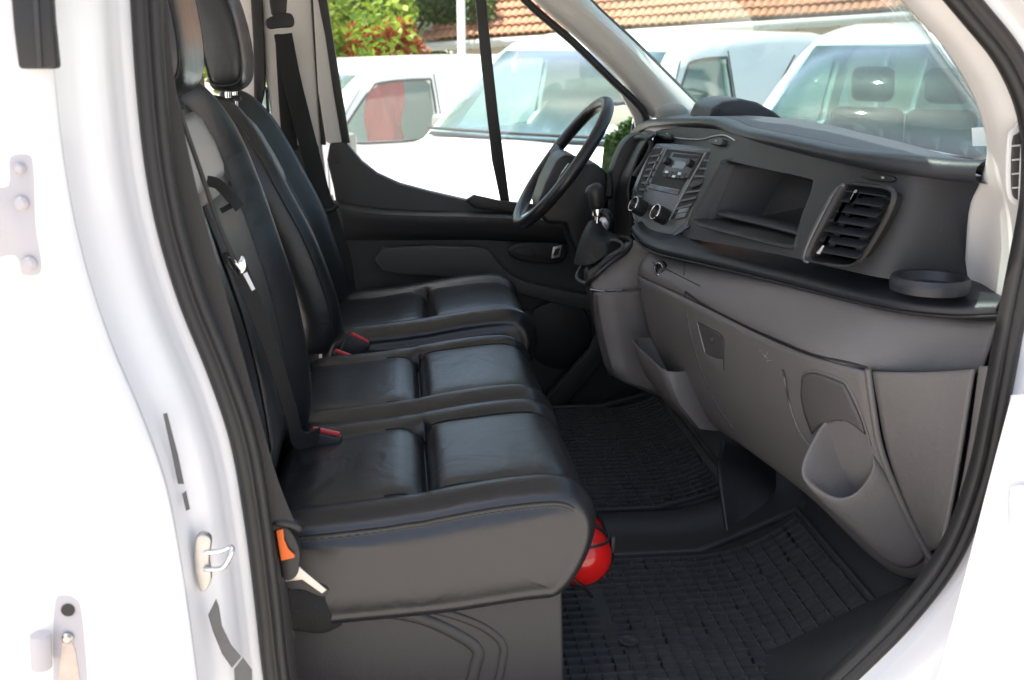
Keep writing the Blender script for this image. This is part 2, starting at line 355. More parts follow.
cu2 = pad('cushion', cprof(), stations(.584, 1.035, b=.065, e0=.012), LEATHER, bench, prof2=cprof(crease=True))
dseat = fin('driver_seat', box_bm((.05, 1.41, .78), (.36, .42, .2)), PL_BLACK, van, bev=.012)
cu3 = pad('cushion', cprof(.035, .005), stations(1.17, 1.66, b=.08, up=.014), LEATHER, dseat, prof2=cprof(.035, .005, crease=True))
for y in (.198, .497): fin('piping', tube_bm(seam_points(cprof(crease=True), -.0035, y, 6, 18), .0016, 6), PL_BLACK, bench)
for y in (.652, .962): fin('piping', tube_bm(seam_points(cprof(crease=True), -.0035, y, 6, 18), .0016, 6), PL_BLACK, bench)
for y in (1.259, 1.571): fin('piping', tube_bm(seam_points(cprof(.035, .005, crease=True), -.0035, y, 6, 18), .0016, 6), PL_BLACK, dseat)
# piping line and stitches along the near cushion edge
pc = seam_points(cprof(), -.017, .1185, 4, 17)
fin('piping', tube_bm(pc, .0016, 8), PL_BLACK, bench)
sb = bmesh.new()
for i in range(0, len(pc)-1):
    for k in range(2):
        a = pc[i].lerp(pc[i+1], k*.5+.08)+V((0, -.0005, -.0065)); b = pc[i].lerp(pc[i+1], k*.5+.36)+V((0, -.0005, -.0065)); tube_bm([a, b], .0007, 5, bm=sb)
fin('stitching', sb, THREAD, bench)

def bprof(dx=0, dz=0, top=1.60, lean=0, bx=-.150):
    # front face from bottom up, over the top, down the back
    top0 = top; top = 1.6
    f = [(bx-.02, 1.00), (bx-.003, 1.05), (bx, 1.11), (bx-.012, 1.20), (bx-.030, 1.29), (bx-.058, 1.38), (bx-.083, 1.46), (bx-.108, 1.53), (bx-.130, top-.03), (bx-.150, top-.006), (bx-.178, top), (bx-.205, top-.015), (bx-.218, top-.06), (bx-.205, 1.40), (bx-.175, 1.22), (bx-.14, 1.05), (bx-.10, .99)]
    k = (top0-1)/.6
    return [(x-lean*(z-1.0), 1+(z-1)*k) for x, z in reversed(f)]
def taper(o, y0, y1, z0=1.35, z1=1.6, amt=.06):
    c = (y0+y1)/2
    for v in o.data.vertices:
        t = max(0, min(1, (v.co.z-z0)/(z1-z0))); v.co.y = c+(v.co.y-c)*(1-amt*2/(y1-y0)*t*t)
def bst(y0, y1, b=.085, up=.035):
    return [(y0+.012, -.05), (y0, -.04), (y0, -.012), (y0+.006, up*.45), (y0+.022, up*.9), (y0+.045, up), (y0+b*.8, up*.55), (y0+b, up*.1), (y0+b+.01, -.008), (y0+b+.02, 0), ((y0+y1)/2, .004), (y1-b-.02, 0), (y1-b-.01, -.008), (y1-b, up*.1), (y1-b*.8, up*.55), (y1-.045, up), (y1-.022, up*.9), (y1-.006, up*.45), (y1, -.012), (y1, -.04), (y1-.012, -.05)]
def nst(y0, y1):
    return [(y0+.012, -.05), (y0, -.04), (y0, -.02), (y0+.006, -.006), (y0+.02, .002), (y0+.05, .004), (y0+.085, .002), (y0+.095, -.008), (y0+.105, 0), ((y0+y1)/2, .004), (y1-.095, 0), (y1-.085, -.008), (y1-.077, .004), (y1-.062, .020), (y1-.042, .036), (y1-.024, .038), (y1-.010, .028), (y1-.002, .010), (y1, -.012), (y1, -.04), (y1-.012, -.05)]
bk1 = pad('backrest', bprof(bx=-.20, lean=-.03, top=1.615), nst(.13, .615), LEATHER, bench, w=lambda s: 1 if s > .35 else -.2); taper(bk1, .13, .615, z0=1.40, z1=1.63, amt=.085)
bk2 = pad('backrest', bprof(bx=-.235, top=1.43), bst(.625, 1.04), LEATHER, bench, w=lambda s: 1 if s > .35 else -.2); taper(bk2, .625, 1.04, amt=.05)
bk3 = pad('backrest', bprof(bx=-.165, lean=.12, top=1.54), bst(1.17, 1.66, up=.045), LEATHER, dseat, w=lambda s: 1 if s > .35 else -.2); taper(bk3, 1.17, 1.66, amt=.07)

def back_seam(prof, off, y, y0, y1, amt, parent, r=.0016, i0=6, i1=15, Z0=1.35, ZR=.25):
    c = (y0+y1)/2; out = []
    for p in seam_points(prof, off, y, i0, i1):
        t = max(0, min(1, (p.z-Z0)/ZR)); p.y = c+(p.y-c)*(1-amt*2/(y1-y0)*t*t); out.append(p)
    fin('piping', tube_bm(out, r, 6), PL_BLACK, parent)
B1 = bprof(bx=-.20, lean=-.03, top=1.615); B3 = bprof(bx=-.165, lean=.12, top=1.54)
back_seam(B1, -.005, .53, .13, .615, .085, bench, Z0=1.40, ZR=.23); back_seam(B1, .008, .6125, .13, .615, .085, bench, Z0=1.40, ZR=.23)
back_seam(B3, .020, 1.1755, 1.17, 1.66, .07, dseat); back_seam(B3, -.005, 1.2645, 1.17, 1.66, .07, dseat); back_seam(B3, -.005, 1.5655, 1.17, 1.66, .07, dseat); back_seam(B3, .020, 1.6545, 1.17, 1.66, .07, dseat)
def headrest(parent, cx, cy, z0, h=.24, w=.25, th=.095, lean=.12):
    sec = []
    bm = bmesh.new(); rows = []
    ys = [-1, -.93, -.75, 0, .75, .93, 1]; sc = [.70, .86, .97, 1, .97, .86, .70]
    base = [(-.5, .1), (-.42, .02), (-.1, 0), (.25, .03), (.45, .14), (.52, .4), (.48, .7), (.32, .93), (.05, 1), (-.3, .97), (-.48, .8), (-.52, .45)]
    base = [(v.x, v.z) for v in cr([V((a, 0, b)) for a, b in base], 2, True)]
    for yy, s in zip(ys, sc):
        rows.append([bm.verts.new(V((cx+a*th*s-lean*(b*h), cy+yy*w/2, z0+h*(.5+(b-.5)*s)))) for a, b in base])
    n = len(base)
    for i in range(len(rows)-1):
        for k in range(n): bm.faces.new((rows[i][k], rows[i][(k+1) % n], rows[i+1][(k+1) % n], rows[i+1][k]))
    bm.faces.new(rows[0]); bm.faces.new(rows[-1][::-1])
    ring = [v.co.copy() for v in rows[1]]; ring2 = [v.co.copy() for v in rows[-2]]
    o = fin('headrest', bm, LEATHER, parent, sub=1)
    for rg in (ring, ring2):
        q = sum(rg, V())/len(rg); fin('headrest_seam', tube_bm([q+(p-q)*.985 for p in rg], .0022, 6, True), PL_BLACK, o)
    for s in (-1, 1):
        fin('headrest_post', tube_bm([V((cx-.01, cy+s*.06, z0-.06)), V((cx-.01, cy+s*.06, z0+.03))], .007, 10), CHROME, parent); fin('post_collar', lathe_bm(V((cx-.01, cy+s*.06, z0-.022)), (0, 0, 1), [(0, .016), (.01, .016), (.013, .011)], 16), PL_BLACK, parent)
headrest(bench, -.325, .36, 1.618, h=.27, w=.22)
headrest(dseat, -.372, 1.415, 1.578, h=.27, w=.24, th=.095)

fin('gap_filler', box_bm((-.27, .60, 1.0), (.10, .88, .30)), PL_BLACK, bench, bev=.01)  # dark filler boxes added to hide bright light leaking between the seat pads
fin('gap_filler', box_bm((-.27, 1.415, 1.0), (.10, .44, .30)), PL_BLACK, dseat, bev=.01)
# smooth upper panels of the backrests; their grey imitates sheen from the windscreen
def patch(name, px, Y0, Y1, m, parent, X0=None, th=.004):
    pass
def bx_at(bk, z):  # front-face x of a backrest at height z, from its profile
    return bk(z)
def face_patch(name, prof, z0, z1, y0, y1, m, parent, out=.006, th=.004, n=8):
    pts = [(x, z) for x, z in prof]; pts = pts[::-1]  # bottom -> top on front
    def fx(z):
        for (xa, za), (xb, zb) in zip(pts, pts[1:]):
            if za <= z <= zb: return xa+(xb-xa)*(z-za)/(zb-za)
        return pts[9][0]
    rows = []
    for k in range(n+1):
        z = z0+(z1-z0)*k/n; rows.append([V((fx(z)+out+(.0 if 0 < j < 6 else -.005)+(-.004 if k in (0, n) else 0), y0+(y1-y0)*j/6, z)) for j in range(7)])
    return fin(name, grid_bm(rows, 2, 1), m, parent, solid=th, off=0)
face_patch('upper_panel', bprof(bx=-.20, lean=-.03, top=1.615), 1.495, 1.592, .225, .50, LEATHER_SHEEN, bench)
face_patch('centre_panel', bprof(bx=-.20, lean=-.03, top=1.615), 1.06, 1.475, .235, .52, LEATHER_INS, bench)
face_patch('upper_panel', bprof(bx=-.165, lean=.12, top=1.54), 1.36, 1.51, 1.275, 1.555, LEATHER_SHEEN, dseat)

# lap belt / loop on the near backrest
b2 = belt('seat_belt', [P(165, 60, Y=.105), P(180, 112, Y=.11), P(200, 170, Y=.115), P(219, 225, Y=.12), P(235, 262, Y=.125)], .017, BELT, van, V((0, 1, 0)))
b2b = belt('lower_webbing', [P(238, 264, Y=.125), P(252, 300, Y=.16), P(272, 352, Y=.22), P(290, 410, Y=.30), P(299, 440, Y=.36), P(318, 436, Y=.42)], .030, BELT_BK, b2, V((.5, 1, 0)))
tng = prism_bm(cr([P(x, y, Y=.118) for x, y in [(227, 257), (233, 258), (237, 262), (240, 256), (244, 258), (246, 266), (243, 273), (236, 274), (230, 266)]], 2, True), (0, .004, 0))
fin('belt_tongue', tng, CHROME, b2, bev=.001)
fin('belt_stop', prism_bm([P(x, y, Y=.119) for x, y in [(222, 253), (228, 252), (232, 262), (236, 272), (230, 270), (224, 262)]], (0, .006, 0)), PL_BLACK, b2, bev=.002)
fin('tongue_label', prism_bm([P(x, y, Y=.117) for x, y in [(243, 274), (247, 272), (255, 289), (252, 291)]], (0, .001, 0)), PAPER, b2)
lp = belt('pull_strap', [P(207, 181, Y=.27), P(218, 184, Y=.27), P(230, 196, Y=.27), P(240, 208, Y=.275)], .016, BELT_BK, van, V((.3, 0, 1)))
belt('pull_strap', [P(221, 211, Y=.28), P(232, 205, Y=.28)], .008, BELT_BK, van, V((.3, 0, 1)))

# buckles
def buckle(px, py, Z, d, parent, tilt=0, s=1.0):
    p = P(px, py, Z=Z)
    return p
def make_buckle(a, b, Y, length, lean):
    """a,b = the ends of the red button on the photograph"""
    A = P(*a, Y=Y); B = P(*b, Y=Y); w = (B-A); n = V((lean, .05, 1)).normalized(); s = V((0, 1, 0))
    c = (A+B)/2; u = w.normalized(); s = u.cross(n).normalized(); n = s.cross(u).normalized()
    if n.z < 0: n = -n
    M = Matrix((u, s, n)).transposed()
    L = w.length
    o = fin('buckle', box_bm(c-n*(length/2+.003), (L+.010, .026, length), M), PL_BLACK, van, bev=.004)
    fin('release_button', box_bm(c-n*.001, (L, .013, .008), M), REDB, o, bev=.0025)
    return o
make_buckle((312, 428), (340, 434), .47, .06, -.5)
make_buckle((335, 350), (355, 357), 1.02, .07, -.4)
make_buckle((351, 333), (369, 342), 1.12, .08, -.4)

# carpet patch behind the near cushion and moulded base side
fin('base_carpet', grid_bm([[P(286, 586, Y=.10), P(300, 586, Y=.11), P(320, 584, Y=.12), P(332, 590, Y=.14)], [P(286, 612, Y=.10), P(300, 612, Y=.105), P(322, 612, Y=.115), P(338, 618, Y=.14)], [P(290, 628, Y=.11), P(300, 628, Y=.12), P(322, 630, Y=.13), P(340, 622, Y=.145)]], 3, 3), CARPET, van, solid=.006)
bp = plate('base_side_panel', [(292, 620), (330, 622), (562, 582), (566, 760), (292, 760)], .15, .02, PL_BASE, bench, bev=.006)
def ridge(px, r, Y=.148):
    fin('base_ridge', tube_bm(cr([P(x, y, Y=Y) for x, y in px], 6), r, 10, flat=.35, side=V((0, 0, 1))), PL_BASE, bench)
ridge([(335, 616), (380, 613), (420, 619), (455, 634), (477, 650), (475, 670), (462, 720)], .009)
ridge([(400, 606), (440, 612), (480, 626), (502, 644), (502, 665), (490, 720)], .006)
fin('base_fill', box_bm((-.02, .60, .93), (.36, .86, .12)), PL_BLACK, bench, bev=.01)
fin('base_fill', box_bm((.02, 1.415, .93), (.38, .44, .12)), PL_BLACK, dseat, bev=.01)

# ---------------- dashboard
def rowsP(cols):
    return [[P(x, y, Y=Y) for x, y in pts] for Y, pts in cols]
dcols = [(.225, [(996, 176), (988, 208), (980, 243), (976, 282)]),
         (.215, [(958, 177), (950, 209), (944, 243), (938, 281)]),
         (.225, [(915, 172), (907, 205), (898, 242), (890, 279)]),
         (.28, [(876, 165), (866, 199), (856, 236), (845, 270)]),
         (.40, [(822, 156), (812, 188), (800, 223), (790, 257)]),
         (.55, [(775, 145), (763, 176), (749, 211), (736, 246)]),
         (.70, [(742, 135), (728, 165), (712, 203), (698, 240)]),
         (.86, [(720, 130), (706, 161), (690, 199), (674, 236)]),
         (1.04, [(694, 128), (684, 157), (668, 191), (652, 226)]),
         (1.18, [(672, 129), (662, 155), (648, 187), (636, 216)]),
         (1.27, [(656, 131), (649, 152), (640, 182), (630, 213)])]
def shell_bm(rows, nu, nv, vec):
    vec = V(vec); g = bmesh.new()
    R = [cr(q, nu) for q in rows]; C = [cr(c, nv) for c in zip(*R)]
    a = [[g.verts.new(p) for p in c] for c in C]; b = [[g.verts.new(p+vec) for p in c] for c in C]; m, n = len(a), len(a[0])
    for i in range(m-1):
        for j in range(n-1):
            g.faces.new((a[i][j], a[i+1][j], a[i+1][j+1], a[i][j+1])); g.faces.new((b[i][j], b[i][j+1], b[i+1][j+1], b[i+1][j]))
    for i in range(m-1):
        for j in (0, n-1): g.faces.new((a[i][j], a[i+1][j], b[i+1][j], b[i][j]))
    for j in range(n-1):
        for i in (0, m-1): g.faces.new((a[i][j], a[i][j+1], b[i][j+1], b[i][j]))
    return g
dash = fin('dashboard', shell_bm(rowsP(dcols), 4, 4, (.011, .010, 0)), PL_DARK, van)
def cutter(px, Ys, depth=.2, smooth=4, lead=.08):
    loop = [P(x, y, Y=Y) for (x, y), Y in zip(px, Ys)]
    if smooth: loop = cr(loop, smooth, True)
    return fin('cut', prism_bm([p-V((lead, -lead*.25, 0)) for p in loop], (depth, -.05*depth/.2, 0)), PL_DARK), loop
TR = [(731, 161), (772, 169), (812, 178), (817, 184), (808, 212), (797, 240), (790, 245), (745, 234), (700, 222), (698, 214), (712, 186), (724, 165)]
TRY = [.70, .55, .42, .40, .40, .40, .41, .52, .68, .70, .70, .70]
c1, trloop = cutter(TR, TRY)
VN = [(849, 185), (870, 187), (888, 190), (893, 198), (882, 224), (862, 256), (850, 264), (828, 262), (810, 258), (812, 248), (828, 216), (842, 190)]
VNY = [.27, .235, .20, .19, .20, .22, .235, .26, .29, .29, .28, .275]
c2, vnloop = cutter(VN, VNY, depth=.075, lead=.035)
boolean(dash, [c1], True); boolean(dash, [c2], True)
def loft_loops(loops, cap=True):
    bm = bmesh.new(); R = [[bm.verts.new(p) for p in L] for L in loops]; n = len(R[0])
    for a, b in zip(R, R[1:]):
        for k in range(n): bm.faces.new((a[k], a[(k+1) % n], b[(k+1) % n], b[k]))
    if cap: bm.faces.new(R[-1])
    return bm
def inset(loop, s, d):
    c = sum(loop, V())/len(loop); return [c+(p-c)*s+V(d) for p in loop]
def off_loop(loop, w, d):
    n = len(loop); out = []; c = sum(loop, V())/n
    for i in range(n):
        dirn = (loop[i]-c); t = (loop[(i+1) % n]-loop[i-1]).normalized(); o = (dirn-t*dirn.dot(t))
        out.append(loop[i]+(o.normalized()*w if o.length > 1e-6 else V())+V(d))
    return out
fin('storage_tray', loft_loops([off_loop(trloop, .008, (.000, 0, 0)), off_loop(trloop, .005, (-.005, 0, 0)), off_loop(trloop, .001, (-.004, 0, 0)), inset(trloop, .985, (.003, 0, 0)), inset(trloop, .93, (.12, .0, 0)), inset(trloop, .5, (.135, .0, 0)), inset(trloop, .02, (.136, .0, 0))]), PL_DARK, dash, ang=50)
# raised pad on the tray floor
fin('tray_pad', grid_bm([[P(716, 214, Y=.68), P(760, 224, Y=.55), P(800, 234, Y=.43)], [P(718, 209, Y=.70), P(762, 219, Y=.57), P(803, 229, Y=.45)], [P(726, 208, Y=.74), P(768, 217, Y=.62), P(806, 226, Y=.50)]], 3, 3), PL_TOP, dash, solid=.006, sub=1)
vf = fin('vent_frame', loft_loops([off_loop(vnloop, .005, (.001, 0, 0)), off_loop(vnloop, .004, (-.004, 0, 0)), off_loop(vnloop, .001, (-.004, 0, 0)), inset(vnloop, .98, (.001, 0, 0)), inset(vnloop, .90, (.028, .015, 0)), inset(vnloop, .02, (.030, .015, 0))]), PL_BLACK, dash, ang=50)
def lerp2(a, b, t): return (a[0]+(b[0]-a[0])*t, a[1]+(b[1]-a[1])*t)
def slats(L0, L1, R0, R1, YL, YR, n, m, depth=.022, th=.0022, parent=None, name='vent_slats'):
    bm = bmesh.new()
    for i in range(n):
        t = (i+.5)/n; a = P(*lerp2(L0, L1, t), Y=YL); b = P(*lerp2(R0, R1, t), Y=YR)
        D = V((depth, .006, .008)); T = V((0, 0, th))
        prism_bm([a, b, b+D, a+D], T, bm)
    return fin(name, bm, m, parent, ang=30)
slats((846, 186), (812, 256), (889, 192), (854, 264), .278, .21, 7, PL_LEDGE, depth=.016, th=.0014, parent=dash)
for x, y in [(838, 211), (849, 202), (833, 221), (822, 245), (816, 253), (850, 199)]: fin('vent_tab', prism_bm([P(x, y, Y=.232), P(x+5, y-9, Y=.232), P(x+7, y-8, Y=.232), P(x+2, y+1, Y=.232)], (.003, 0, 0)), SILV, dash)
fin('vent_core', prism_bm([P(x, y, Y=.26)+V((.02, 0, 0)) for x, y in [(850, 188), (862, 190), (836, 260), (818, 256)]], (.004, .0, 0)), PL_DARK, dash)
# bright edge down the left of the near vent
fin('vent_trim', tube_bm(cr([P(x, y, Y=Y)-V((.006, 0, 0)) for x, y, Y in [(848, 184, .276), (838, 193, .283), (825, 216, .288), (812, 242, .295), (807, 258, .297), (813, 262, .29)]], 5), .0032, 8), PL_SATIN, dash)

# switch above the near vent
# lip and top surface
lipc = [(1.70, (634, 136)), (1.66, (638, 127)), (1.55, (650, 120)), (1.3, (668, 118)), (1.1, (692, 117)), (.96, (712, 117)), (.87, (726, 120)), (.75, (742, 127)), (.62, (765, 132)), (.5, (795, 138)), (.38, (832, 146)), (.28, (870, 152)), (.21, (920, 157)), (.17, (955, 160)), (.13, (988, 161))]
LIP = cr([P(x, y, Y=Y) for Y, (x, y) in lipc], 4)
def lipprof():
    bm = bmesh.new(); rows = []
    pr = [(.03, -.024), (-.004, -.023), (-.013, -.019), (-.017, -.011), (-.012, -.003), (.000, .001), (.016, .001)]
    for p in LIP:
        k = 1.0 if p.y > .35 else 1+.35*(.35-p.y)/.2
        rows.append([p+V((dx, 0, dz*k)) for dx, dz in pr])
    return grid_bm(rows, 2, 1)
fin('dash_lip', lipprof(), PL_LEDGE, dash, sub=1)
bm = bmesh.new(); rows = []
for p in LIP:
    t = (1.68-p.y)/1.6
    rear = V((.985-.13*(abs(t-.5)*2)**2, min(1.72, max(.06, p.y*1.04-.02)), 1.525 if p.y < 1.5 else p.z))
    zz = [0.0, .002, .004, -.004, -.03]
    rows.append([p+V((.014, 0, .001)), p.lerp(rear, .25)+V((0, 0, .003)), p.lerp(rear, .5)+V((0, 0, .004)), p.lerp(rear, .75)+V((0, 0, -.002)), rear+V((0, 0, -.022))])
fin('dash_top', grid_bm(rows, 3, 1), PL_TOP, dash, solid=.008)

# ledge
lg = [(.96, (634, 224)), (.90, (640, 233)), (.82, (650, 240)), (.72, (668, 246)), (.56, (720, 257)), (.42, (780, 271)), (.285, (850, 288)), (.20, (900, 298)), (.14, (955, 303)), (.10, (1000, 302))]
LG = cr([P(x, y, Y=Y) for Y, (x, y) in lg], 4)
LGb = cr([P(x, y, Y=Y)+V((.03, 0, .002)) for Y, (x, y) in [(1.0, (650, 215)), (.98, (655, 222)), (.90, (668, 228)), (.80, (690, 233)), (.66, (740, 244)), (.52, (795, 256)), (.36, (858, 268)), (.27, (915, 274)), (.25, (968, 272)), (.24, (1000, 273))]], 4)
rows = []
for a, b in zip(LG, LGb):
    t = min(1, max(0, (a.y-.1)/.8)); h = .020+.004*(1-t)
    rows.append([b, a.lerp(b, .5)+V((0, 0, .001)), a.lerp(b, .12)+V((0, 0, .001)), a+V((-.004, -.003, -.004)), a+V((-.006, -.004, -h*.5)), a+V((0, 0, -h)), a+V((.03, .0, -h-.002))])
fin('dash_ledge', grid_bm(rows, 1, 3), PL_LEDGE, dash, ang=70, solid=.002)
fin('ledge_trim', tube_bm([p+V((-.0035, -.004, -.019)) for p in LG], .0022, 8), PL_BLACK, dash)

# cup holder ring
cc = P(930, 283, Y=.165)
fin('cup_holder', lathe_bm(cc-V((0, 0, .010)), (0, 0, 1), [(.0, .05), (.0, .056), (.010, .0575), (.018, .056), (.021, .053), (.019, .048), (.006, .044), (.004, .02), (.004, 0)], 48), PL_LEDGE, dash, ang=50)

# lower grey panel
lcols = [(.115, [(1000, 322), (990, 345), (983, 368)]),
         (.155, [(960, 324), (952, 350), (945, 370)]),
         (.205, [(905, 316), (885, 345), (872, 368)]),
         (.28, [(850, 304), (822, 335), (812, 353)]),
         (.41, [(782, 287), (765, 312), (758, 330)]),
         (.57, [(722, 272), (706, 290), (702, 304)]),
         (.73, [(676, 261), (662, 274), (660, 285)]),
         (.85, [(650, 252), (640, 264), (639, 275)]), ]
fin('knee_bolster', grid_bm(rowsP([(Y, [P2 for P2 in [(p[0][0]+22, p[0][1]-8), p[0], p[1], p[2], (p[2][0]+8, p[2][1]+4)]]) for Y, p in lcols]), 4, 4), PL_GREY, dash, solid=.006)
gcols = [(.20, [(869, 371), (874, 400), (884, 450), (905, 505), (928, 552), (938, 565)]),
         (.29, [(812, 355), (815, 395), (826, 450), (850, 512), (885, 562), (905, 574)]),
         (.42, [(757, 332), (762, 375), (775, 425), (795, 472), (815, 497), (850, 520)]),
         (.57, [(702, 305), (707, 345), (718, 388), (735, 425), (752, 449), (790, 470)]),
         (.72, [(662, 286), (668, 320), (680, 360), (697, 398), (714, 422), (750, 440)]),
         (.86, [(640, 276), (643, 300), (652, 335), (668, 368), (685, 388), (710, 400)])]
gb = grid_bm(rowsP(gcols), 4, 4)
lower = fin('lower_panel', gb, PL_GREY, dash, solid=.006)
# end cheek of the dash between the corner ridge and the door seal
fin('end_panel', grid_bm(rowsP([(.19, [(874, 371), (879, 400), (889, 450), (909, 505), (931, 550)]), (.15, [(905, 372), (908, 405), (914, 455), (925, 508), (938, 548)]), (.10, [(948, 371), (946, 405), (942, 455), (941, 505), (942, 545)]), (.065, [(976, 369), (970, 405), (962, 455), (953, 505), (944, 545)])]), 4, 4), PL_GREY, dash, solid=.005)
fin('corner_ridge', tube_bm(cr([P(x, y, Y=.192) for x, y in [(868, 369), (872, 400), (881, 450), (902, 503), (926, 550), (937, 565)]], 5), .0055, 10), PL_GREY, dash)
fin('end_strip', grid_bm(rowsP([(.05, [(980, 366), (975, 405), (968, 455), (958, 505), (946, 548), (934, 572)]), (.02, [(1012, 366), (1005, 405), (995, 455), (982, 505), (966, 552), (948, 590)])]), 3, 3), PL_GREY, dash, solid=.004)

from mathutils.bvhtree import BVHTree
bpy.context.view_layer.update()
_dg = bpy.context.evaluated_depsgraph_get(); SURF = [BVHTree.FromObject(o, _dg) for o in COL.objects if o.type == 'MESH' and (o.name.split('.')[0] in ('knee_bolster', 'lower_panel', 'end_panel', 'dashboard', 'bottle_pocket'))]
def onto(x, y, off=.0, alt=None):
    """the point of the dash surface in that direction, lifted by off"""
    d = (P(x, y, Y=1)-CAM).normalized(); best = None
    for t in SURF:
        h = t.ray_cast(CAM, d)
        if h[0] is not None and (best is None or h[3] < best[3]): best = h
    if best is None: return P(x, y, Y=alt or .5)
    n = best[1] if best[1].dot(d) < 0 else -best[1]
    return best[0]+n*off
def patchon(name, px, off, th, m, sm=0, bev=0, parent=None):
    lp = [onto(x, y, off) for x, y in px]
    if sm: lp = cr(lp, sm, True)
    c = sum(lp, V())/len(lp); n = V()
    for i in range(len(lp)): n += (lp[i]-c).cross(lp[(i+1) % len(lp)]-c)
    n.normalize()
    if n.dot(CAM-c) < 0: n = -n
    return fin(name, prism_bm(lp, -n*th), m, parent or dash, bev=bev)
def seam(px, Y, r=.0012, m=PL_BLACK, dx=-.0035, name='panel_gap'):
    return fin(name, tube_bm(cr([onto(x, y, .0003) for x, y in px], 5), r, 6), m, dash)
def seam_old(px, Y, r=.0012, m=PL_BLACK, dx=-.0035, name='panel_gap'):
    Ys = Y if isinstance(Y, list) else [Y]*len(px)
    return fin(name, tube_bm(cr([P(x, y, Y=yy)+V((dx, dx*.5, 0)) for (x, y), yy in zip(px, Ys)], 5), r, 6), m, dash)
seam([(686, 292), (700, 302), (730, 318), (757, 331), (785, 343), (812, 354), (845, 362), (868, 368)], [.63, .575, .49, .42, .35, .285, .235, .20], .0022)
seam([(685, 292), (687, 315), (693, 345), (702, 372), (714, 400), (733, 428)], [.63, .63, .63, .63, .63, .61], .0010, PL_SATIN)
seam([(780, 342), (783, 370), (790, 405), (800, 432), (815, 452)], [.36, .36, .36, .355, .34], .0013, PL_SATIN)
seam([(688, 254), (685, 262), (684, 275)], [.67, .68, .69], .0010)
seam([(652, 262), (672, 272), (700, 286)], [.80, .72, .60], .0010)
# glovebox latch
lt = patchon('glovebox_latch', [(698, 322), (723, 337), (724, 371), (716, 366), (707, 355)], .0015, .002, mat('latch_grey', (.085, .08, .08), .45))
seam([(698, 322), (711, 329), (723, 337), (724, 355), (724, 371)], 0, .0010, PL_DARK)
seam([(698, 322), (702, 340), (707, 355), (716, 367)], 0, .0016, mat('latch_highlight', (.32, .31, .31), .4))  # paler line paints a highlight along the left edge of the latch
kc = onto(713, 339, .002); fin('latch_keyhole', lathe_bm(kc, (CAM-kc), [(-.002, .0055), (.002, .0055), (.003, .004)], 16), PL_BLACK, lower)
fin('latch_slot', tube_bm([onto(712, 334, .004), onto(714, 343, .004)], .0016, 8), PL_BLACK, lower)
patchon('latch_scoop', [(706, 353), (715, 357), (724, 359), (724, 371), (716, 367)], .004, .002, mat('scoop_grey', (.16, .15, .15), .5))
bmx = bmesh.new()
for a, b in [((763, 354), (768, 359)), ((768, 352), (765, 357)), ((767, 361), (772, 360)), ((759, 350), (763, 351))]: tube_bm([onto(*a, .0004), onto(*b, .0004)], .0005, 5, bm=bmx)
tag(fin('scratch_marks', bmx, SILV, dash), None, None, None, 'stuff')

# bottle pocket moulded into the right end
def loopP(pts, Ys, n=4):
    if not isinstance(Ys, list): Ys = [Ys]*len(pts)
    return cr([P(x, y, Y=Y) for (x, y), Y in zip(pts, Ys)], n, True)
rim_o = loopP([(826, 420), (812, 440), (800, 468), (806, 486), (834, 503), (858, 497), (876, 470), (872, 450), (862, 432), (846, 422)], [.27, .265, .255, .24, .22, .21, .20, .215, .24, .265])
rim_i = inset(rim_o, .84, (.004, 0, .000)); rim_m = inset(rim_o, .93, (-.003, -.002, .005))
low1 = loopP([(838, 455), (826, 475), (822, 495), (832, 512), (860, 528), (884, 524), (900, 500), (896, 480), (880, 462), (858, 452)], [.28, .27, .255, .24, .22, .205, .195, .205, .23, .26])
low2 = loopP([(866, 500), (858, 515), (858, 530), (868, 545), (888, 560), (908, 560), (922, 545), (918, 525), (904, 508), (884, 498)], [.28, .27, .255, .24, .22, .205, .195, .205, .23, .26])
low3 = loopP([(885, 530), (878, 540), (878, 552), (888, 563), (902, 571), (916, 570), (928, 560), (926, 545), (915, 534), (900, 528)], [.27, .265, .255, .24, .225, .21, .20, .21, .23, .25])
inn2 = inset(low1, .66, (.0, .0, 0)); inn3 = inset(low2, .4, (-.005, 0, 0))
fin('bottle_pocket', loft_loops([inn3, inn2, rim_i, rim_m, rim_o, low1, low2, low3, inset(low3, .5, (.01, 0, -.004))]), PL_GREY, dash, sub=1)
# recess above the bottle pocket: flush patch, its shade put into a darker colour
RECM = mat('recess_shade', (.085, .078, .077), .5, bump=.4, bscale=700)
def gridon(name, rows, off, m, th=.002): return fin(name, grid_bm([[onto(x, y, off) for x, y in q] for q in rows], 3, 3), m, dash, solid=th)
gridon('pocket_recess', [[(803, 376), (802, 395), (806, 415), (813, 434)], [(812, 373), (811, 395), (817, 412), (824, 424)], [(828, 377), (834, 396), (842, 412), (846, 420)], [(845, 384), (853, 400), (861, 418), (866, 434)]], .0012, RECM)
seam([(804, 374), (802, 395), (806, 415), (814, 432)], 0, .0022, PL_GREY, name='recess_edge')
seam([(804, 374), (815, 371), (830, 375), (846, 383), (856, 400), (866, 428), (871, 446)], 0, .0022, PL_GREY, name='recess_edge')
seam([(819, 379), (821, 396), (830, 412), (842, 421)], 0, .0012, PL_DARK)

